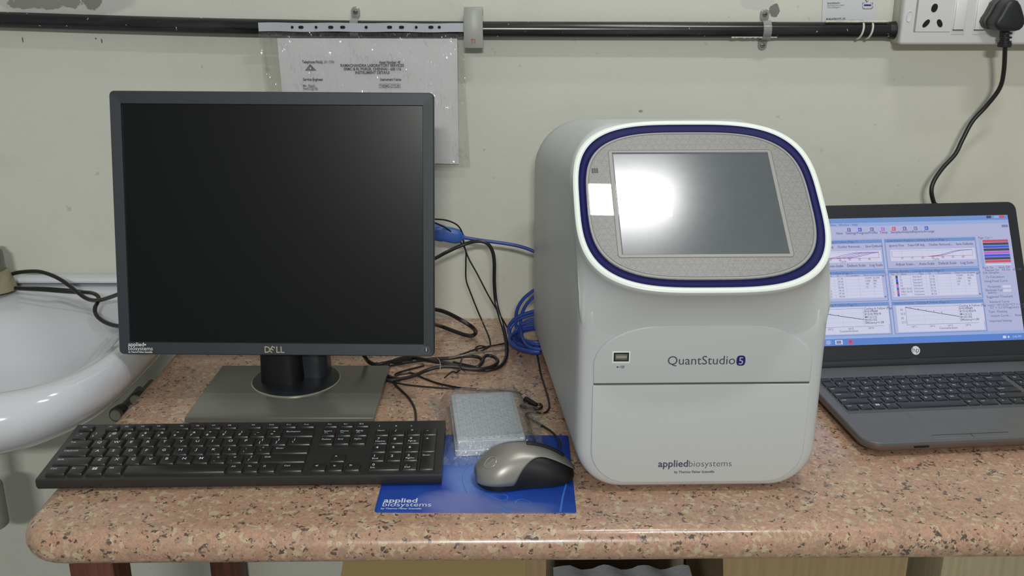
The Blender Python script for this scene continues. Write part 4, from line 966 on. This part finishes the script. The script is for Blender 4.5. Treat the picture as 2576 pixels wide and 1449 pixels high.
for ci, (c0, c1) in enumerate(cols):
    for (r0, r1) in ((.175, .415), (.420, .665), (.672, .925)):
        RQ(max(0, c0), r0, c1, r1, 1); RQ(max(0, c0) + .004, r0 + .028, c1 - .004, r1 - .006, 0)
    TX(max(0, c0) + .012, .196, 'Quantitation Analysis - Cycling A.Yellow (Page 1)', .0046); TX(max(0, c0) + .012, .444, 'Quant. Results - Cycling A.Yellow (Page 1)', .0046); TX(max(0, c0) + .012, .694, 'Standard Curve - Cycling A.Yellow (Page 1)', .0046)
    x0 = max(0, c0) + .01
    TX(x0 + .01, .236, 'Ignore First    Take Off Adj.    Outlier Removal...    Save Defaults', .0048, 5, .01)
    RQ(x0 + .012, .262, c1 - .01, .352, 2); g0, g1 = x0 + .018, c1 - .022
    RQ(g0, .272, g1, .273, 5); RQ(g0, .272, g0 + .001, .322, 5); RQ(g1, .272, g1 + .001, .322, 9); RQ(g0, .320, g1, .3225, 6)
    for k in range(1, 8): RQ(g0 + (g1 - g0) * k / 8, .272, g0 + (g1 - g0) * k / 8 + .0007, .320, 4); TX(g0 + (g1 - g0) * k / 8 - .006, .338, str(5 * k + 5), .0042)
    TX((g0 + g1) / 2, .350, 'Cycle', .0042)
    for s0 in ((.45, .50) if ci else (.30, .38, .46, .54, .60)):
        LN([(g0 + (g1 - g0) * min(1, s0 + .5 * i / 10), .320 - .044 / (1 + math.exp(-(i - 4.5) * (.9 if ci else .75)))) for i in range(11)], .0006, 10 if s0 != .5 else 5)
    TX(x0 + .03, .388, 'Adjust Scale...    Auto-Scale    Default Scale    Log Scale', .0052, 5, .01)
    RQ(x0 + .002, .452, c1 - .02, .636, 2); RQ(x0 + .002, .452, c1 - .02, .468, 0)
    TX(x0 + .004, .464, 'No.   C   Name                  Type       Ct          Ct Comment      Given Conc (Copies)  Calc Conc (Copies)', .0036)
    for k in range(1, 8): RQ(x0 + .002, .468 + k * .0235, c1 - .02, .469 + k * .0235, 4)
    for k, uu in enumerate((.03, .09, .16, .21, .27, .335)): RQ(x0 + uu, .452, x0 + uu + .0008, .636, 4)
    for k in range(7):
        RQ(x0 + .022, .468 + k * .0235, x0 + .032, .4905 + k * .0235, (9, 7, 9, 8, 7, 6, 7)[k]); TX(x0 + .004, .486 + k * .0235, str(k + 1), .0038)
        TX(x0 + .04, .486 + k * .0235, ('S1', 'S2', 'S3', 'S4', 'HBV-25-01', 'HBV-26-01', 'NTC')[k], .0038); TX(x0 + .10, .486 + k * .0235, 'Standard' if k < 4 else 'Unknown', .0038)
        TX(x0 + .175, .486 + k * .0235, '%.2f' % (21.36 + 3.2 * k), .0038)
        if k < 4: TX(x0 + .30, .486 + k * .0235, ('10,000', '1,000', '100', '10')[k], .0038); TX(c1 - .06, .486 + k * .0235, ('10,204', '986', '99', '10')[k], .0038)
    for vv in (.462, .625): RQ(c1 - .017, vv, c1 - .008, vv + .012, 11)
    RQ(x0 + .008, .706, c1 - .012, .912, 2); q0, q1 = x0 + .05, c1 - .035
    if not ci: q0 = x0
    RQ(q0, .716, q1, .718, 5); RQ(q0, .856, q1, .858, 5); RQ(q0, .716, q0 + .0012, .858, 5)
    for k in range(1, 4): RQ(q0 + (q1 - q0) * k / 4, .716, q0 + (q1 - q0) * k / 4 + .0006, .858, 4); RQ(q0, .716 + .035 * k, q1, .717 + .035 * k, 4)
    LN([(q0, .720), (q1 - .08, .806)], .0008, 9)
    for k, t in enumerate(('10^1', '10^2', '10^3', '10^4')): TX(q0 + .02 + (q1 - q0) * k / 4, .880, t, .0042)
    TX((q0 + q1) / 2 - .02, .898, 'Concentration', .0046)
    for k in range(4): TX(q0 - .024, .745 + k * .033, ('35', '32.5', '30', '27.5')[k], .0042)
    RQ(q1 - .085, .712, q1 + .028, .845, 2); RQ(q1 - .085, .712, q1 - .084, .845, 11)
    for k, t in enumerate(('Cycling A.Yellow (Page 1)', 'R=0.99689', 'R^2=0.99379', 'M=-3.115', 'B=32.102', 'Efficiency=1.09')): TX(q1 - .08, .728 + k * .022, t, .0045, 5, .01)
    for k in range(5): RQ(q0 + .02 + .035 * k, .722 + .010 * k, q0 + .024 + .035 * k, .728 + .010 * k, 10)
RQ(.842, .172, 1, .925, 0); TX(.848, .190, 'Page: Cyc 1', .0046); RQ(.848, .196, .86, .42, 4)
for k, mi in enumerate((6, 9, 7, 9, 8, 7, 9, 6)): RQ(.866, .200 + k * .0235, .985, .220 + k * .0235, mi)
RQ(.866, .395, .985, .407, 2)
for k, (t, v) in enumerate((('Bank On      Bank Off', .432), ('Named On   All On   All Off', .452), ('Edit Samples...', .472), ('Ct Calculation', .508), ('Using Fixed Curve', .54), ('Threshold:', .585), ('Eliminate Cycles', .612), ('before:', .632), ('Suggested Threshold', .665), ('Standard Curve', .705), ('conc= 10^(-0.321*CT + 11.055)', .73), ('CT = -3.115*log(conc) + 32.10', .752), ('Type : Floating', .782), ('Import Curve...     Reset', .815), ('Imported Settings', .855))): TX(.85 + .01 * (k % 2), v, t, .0047, 5, .0)
RQ(.93, .568, .968, .588, 2); RQ(.93, .60, .968, .62, 2); RQ(0, .925, 1, .948, 4)
RQ(0, .948, 1, 1, 3); RQ(.10, .955, .128, .992, 1); RQ(.145, .957, .178, .990, 2); RQ(.150, .962, .172, .985, 11)
for k in range(2):
    lay[0] += 1; cx, cz = -hs + .213 * SW, sb0 + .027 * SH; r_ = (.0040, .0018)[k]; b.faces([(cx + r_ * math.cos(i * .3927), -.0004 - lay[0] * 1.2e-6, cz + r_ * math.sin(i * .3927)) for i in range(16)], [tuple(range(16))], (6, 7)[k])
lay[0] += 1; cx = -hs + .115 * SW; b.faces([(cx + .0032 * math.cos(i * .3927), -.0004 - lay[0] * 1.2e-6, cz + .0032 * math.sin(i * .3927)) for i in range(16)], [tuple(range(16))], 4)
RQ(.90, .965, .915, .985, 2); RQ(.922, .968, .93, .983, 2); TX(.945, .982, '2:45 PM', .004, 2)
# turn the layer into one picture on its own panel
b.build('display', CN, lid, norm=False)
b = MB(); b.cyl((0, .0005, .0119), (0, -.0004, .0119), .0062, 0, 32); b.text('hp', .0105, Matrix.Translation((0, -.0006, .0092)) @ Matrix.Shear('XY', 4, (0, 0)), 1, 'C', bold=-.01); b.build('round_logo', ['whiteink', 'lapblack'], lid)

# ================================================================== cables
def X1(x, y): return 880 + x / 2.683, 540 + y / 2.683
def cable(name, label, pts, r, m='cable', n=10, extra=None):
    """pts: (crop x, crop y, depth y) or (crop x, crop y, None, z)"""
    P = []
    for p in pts:
        px, py = X1(p[0], p[1])
        P.append(A(px, py, y=p[2]) if p[2] is not None else A(px, py, z=T + p[3]))
    if extra: P = P + [Vector(e) for e in extra]
    o0 = P[0]; b = MB(); b.tube([q - o0 for q in P], r, n=n)
    o = b.build(name, m); o.location = o0; tag(o, label, 'cable'); return o
g = None
cable('power_cable', 'thick black cable arching from behind the monitor down to the coiled bundle', [(480, 330, 1.36), (575, 295, 1.39), (650, 255, 1.41), (760, 205, 1.42), (850, 180, 1.42), (920, 190, 1.42), (960, 240, 1.42), (975, 320, 1.42), (975, 450, 1.42), (985, 580, 1.42), (1010, 680, 1.41), (1040, 780, 1.40), (1058, 880, None, .010), (1056, 960, None, .003), (1020, 1020, None, .003), (950, 1045, None, .003), (860, 1045, None, .003), (760, 1030, None, .004), (660, 1005, None, .008), (560, 990, None, .009), (430, 966, None, .008), (330, 974, None, .006), (262, 1010, None, .004), (240, 1060, None, .004), (265, 1095, None, .003), (340, 1112, None, .003)], .0027)
cable('coiled_cable', 'black cable coiled in long loops on the granite right of monitor stand', [(900, 985, None, .003), (860, 960, None, .006), (780, 955, None, .007), (680, 968, None, .006), (560, 975, None, .005), (420, 990, None, .004), (300, 1010, None, .003), (215, 1030, None, .003), (182, 1070, None, .003), (195, 1105, None, .003), (260, 1118, None, .004), (350, 1108, None, .005), (440, 1085, None, .006), (520, 1050, None, .008), (610, 1027, None, .012), (700, 1025, None, .012), (800, 1040, None, .009), (900, 1040, None, .008), (970, 1020, None, .007), (998, 990, None, .006), (975, 962, None, .006), (930, 950, None, .008), (905, 965, None, .008), (890, 1000, None, .008), (855, 1030, None, .006), (790, 1020, None, .005), (700, 1000, None, .004)], .0026)
cable('thin_cable', 'thin black cable hanging in a straight slant between monitor and blue coil', [(520, 32, 1.40), (575, 30, 1.41), (660, 40, 1.42), (730, 75, 1.425), (765, 140, 1.43), (770, 200, 1.43), (800, 290, 1.43), (860, 400, 1.43), (930, 535, 1.43), (985, 630, 1.43), (1030, 705, 1.43), (1072, 780, None, .012), (1088, 830, None, .002), (1060, 862, None, .0015), (1000, 878, None, .0015), (930, 890, None, .0015), (830, 915, None, .0015), (720, 955, None, .0015), (600, 985, None, .0015)], .0012, n=8)
cable('thin_cable', 'thin black cable dropping almost straight down the wall near the thick arch', [(520, 40, 1.40), (575, 55, 1.41), (640, 85, 1.42), (700, 130, 1.425), (750, 190, 1.435), (782, 245, 1.44), (783, 330, 1.44), (785, 440, 1.44), (812, 520, 1.44), (855, 630, 1.44), (900, 735, 1.44), (935, 815, None, .012), (948, 880, None, .002), (915, 905, None, .0015), (870, 925, None, .0015), (850, 900, None, .003), (880, 885, None, .004), (915, 890, None, .003)], .0012, n=8)
cable('power_cable', 'short thick black cable loop poking out beside the lower monitor edge', [(480, 640, 1.36), (575, 640, 1.38), (650, 660, 1.39), (740, 705, 1.40), (820, 755, 1.40), (850, 790, None, .010), (830, 815, None, .004), (780, 812, None, .004), (700, 785, None, .006), (620, 755, None, .010), (500, 720, 1.38)], .0032)
cable('thin_cable', 'thin grey cable lying from the coiled bundle to the blue coil', [(640, 975, None, .004), (760, 950, None, .013), (860, 930, None, .012), (1000, 918, None, .002), (1100, 895, None, .002), (1170, 870, None, .002), (1200, 860, None, .004)], .0013, 'cablegrey', n=8)
cable('mouse_cable', 'thin black cable running past the well plate from bundle to the instrument', [(240, 1122, None, .0013), (400, 1150, None, .0013), (600, 1168, None, .0013), (780, 1178, None, .0013), (900, 1186, None, .0013), (1000, 1184, None, .0013), (1120, 1195, None, .0013), (1160, 1215, None, .0013)], .0013, n=8)
cable('thin_cable', 'thin black cable crossing under the coil toward the back of the bag', [(500, 1020, None, .0014), (330, 1065, None, .0014), (310, 1085, None, .0014), (350, 1075, None, .0014), (420, 1070, None, .0014), (500, 1105, None, .0014), (600, 1140, None, .0014), (740, 1168, None, .0014), (860, 1178, None, .0014)], .0014, n=8)
cable('keyboard_cable', 'black cable curving from the bundle down to the keyboard back edge', [(285, 1118, None, .003), (300, 1140, None, .002), (340, 1180, None, .0015), (400, 1240, None, .0015), (438, 1310, None, .0015), (447, 1385, None, .004), (447, 1410, None, .008)], .0016, n=8)
cable('monitor_cable', 'black cable bending under the lower right corner of the monitor', [(60, 900, 1.30), (100, 955, 1.30), (125, 990, None, .006), (175, 1012, None, .004), (240, 1002, None, .005), (320, 985, None, .009), (420, 975, None, .012)], .0030)
for nme, pts in (('white bent twist tie around the left of the cable bundle', [(588, 968), (605, 985), (612, 1020), (606, 1060)]), ('dark twist tie around the middle of the cable bundle', [(765, 950), (750, 990), (745, 1040), (720, 1065), (690, 1060), (640, 1100)])):
    P = [A(*X1(x, y), z=T + .016 if i in (1, 2) else T + .009) for i, (x, y) in enumerate(pts)]
    b = MB(); b.tube([p - P[0] for p in P], .0007 if 'white' in nme else .0012, n=6); o = b.build('twist_tie', 'trim_grey' if 'white' in nme else 'cable'); o.location = P[0]; tag(o, nme.replace('white bent', 'grey thin'), 'twist tie')

# blue network cable: boot, cord and coil
P = [A(*X1(*p), y=1.43) for p in ((770, 155), (900, 175), (1050, 195), (1150, 215), (1235, 245), (1330, 300))]
nc = thing('network_cable', 'blue network cable with moulded connector boot coming from behind the monitor', 'cable', P[0]); o0 = P[0]
MB().tube([p - o0 for p in P], .0026, n=12).build('cord', 'bluecable', nc)
b = MB(); bp = [A(*X1(*p), y=1.43) - o0 for p in ((520, 105), (600, 118), (680, 135), (745, 150), (776, 157))]
loops = []
ax = (bp[-1] - bp[0]).normalized(); up = ax.cross(Vector((0, 1, 0))).normalized()
for k, (t, rh, rd) in enumerate(((0, .0115, .008), (.3, .0125, .009), (.42, .0125, .009), (.46, .0112, .0082), (.62, .0115, .0082), (.8, .0110, .008), (.9, .0085, .007), (.93, .0045, .0045), (1, .0036, .0036))):
    c_ = bp[0].lerp(bp[-1], t); loops.append([c_ + up * (rh * math.copysign(abs(math.cos(a)) ** .6, math.cos(a))) + Vector((0, rd * math.copysign(abs(math.sin(a)) ** .6, math.sin(a)), 0)) for a in [2 * math.pi * i / 24 for i in range(24)]])
b.loft(loops).build('connector_boot', 'blueboot', nc, ang=50)
coil = [[(1260, 500), (1225, 522), (1170, 570), (1130, 640), (1120, 720), (1135, 800), (1165, 850), (1210, 872), (1290, 880)],
        [(1280, 645), (1225, 656), (1150, 680), (1095, 720), (1072, 770), (1085, 830), (1130, 880), (1200, 905), (1290, 915)],
        [(1280, 715), (1225, 722), (1165, 738), (1125, 775), (1118, 820), (1150, 860), (1220, 885), (1290, 892)],
        [(1280, 740), (1220, 748), (1150, 765), (1105, 800), (1100, 840), (1145, 875), (1230, 900), (1290, 905)],
        [(1280, 770), (1220, 775), (1170, 790), (1140, 815), (1150, 840), (1220, 858), (1290, 862)]]
cc = thing('coiled_network_cable', 'blue network cable coiled on the granite behind the left of instrument', 'cable', A(*X1(1200, 860), z=T)); o0 = Vector(cc.location)
coil += [[(x + dx - (x - 1290) * kx, y + dy) for x, y in coil[q]] for q, dx, dy, kx in ((1, -4, 20, .05), (2, 6, -14, .12), (3, -10, 22, -.05), (0, 12, 30, .12))]
for i, c_ in enumerate(coil):
    b = MB(); Pp = []
    for j, (x, y) in enumerate(c_):
        tt = j / (len(c_) - 1); yy = 1.425 + .0 * i
        g_ = A(*X1(x, y), z=T + .0028 + .0026 * i)
        Pp.append(g_ if g_.y < yy else A(*X1(x, y), y=yy))
    for _k in range(1): pass
    b.tube([p - o0 for p in Pp], .0026, n=10); b.build('cable_loop', 'bluecable', cc)

cable('mouse_cable', 'thin black cable zigzagging beside the instrument to the mouse', [(1235, 880, None, .012), (1262, 930, None, .006), (1275, 1000, None, .002), (1290, 1080, None, .0016), (1315, 1160, None, .0016), (1338, 1240, None, .0016), (1345, 1305, None, .0016), (1312, 1338, None, .0016), (1245, 1333, None, .0016), (1192, 1343, None, .0016), (1205, 1368, None, .0016), (1300, 1425, None, .0016), (1360, 1465, None, .0030), (1400, 1505, None, .0040), (1418, 1545, None, .008), (1420, 1580, None, .012)], .0014, n=8)
up_ = thing('usb_plug', 'small black plug with bent cable tail between the bag and the instrument', 'plug', A(*X1(1190, 1240), z=T + .005)); o0 = Vector(up_.location)
b = MB(); q0, q1 = A(*X1(1185, 1248), z=T + .005) - o0, A(*X1(1262, 1285), z=T + .004) - o0; b.cyl(q0, q1, .0045, r2=.0028, bev=.001); b.build('plug_shell', 'black', up_)
b = MB(); b.tube([A(*X1(*p), z=T + .002) - o0 for p in ((1255, 1280), (1285, 1280), (1295, 1298), (1270, 1312), (1195, 1303), (1150, 1290))], .0018, n=8); b.build('cable_tail', 'cable', up_)

# two cables drooping from the wall side over the basin to the monitor
def X2(x, y): return x / 5.573, 640 + y / 5.573
def cable2(name, label, pts, r, m='cable', grp=None):
    P = [A(*X2(x, y), y=d) for x, y, d in pts]; b = MB(); b.tube([q - P[0] for q in P], r, n=12); o = b.build(name, m); o.location = P[0]; tag(o, label, 'cable', grp); return o
cable2('power_cable', 'upper black cable arching over the basin from tap to monitor', [(-60, 340, 1.478), (80, 305, 1.474), (230, 258, 1.47), (400, 238, 1.46), (560, 242, 1.45), (720, 290, 1.44), (860, 360, 1.43), (980, 445, 1.42), (1080, 525, 1.41), (1180, 600, 1.40), (1280, 640, 1.39), (1400, 640, 1.37), (1520, 608, 1.35), (1640, 565, 1.33), (1760, 520, 1.31)], .0030)
cable2('power_cable', 'lower black cable crossing the basin straight, then turning grey and dropping', [(-60, 455, 1.472), (80, 460, 1.47), (300, 465, 1.46), (600, 470, 1.45), (850, 485, 1.445), (1080, 505, 1.43), (1250, 530, 1.42)], .0018)
o = cable2('power_cable', 'grey looped cable hanging at the left edge of the monitor over basin', [(80, 470, 1.468), (300, 478, 1.458), (600, 495, 1.448), (850, 515, 1.443), (1080, 530, 1.425), (1250, 535, 1.41), (1340, 560, 1.395), (1385, 610, 1.385), (1365, 680, 1.375), (1335, 740, 1.365), (1335, 810, 1.36), (1375, 880, 1.35), (1460, 945, 1.34), (1560, 985, 1.33), (1660, 1005, 1.32), (1760, 1020, 1.31)], .0030)
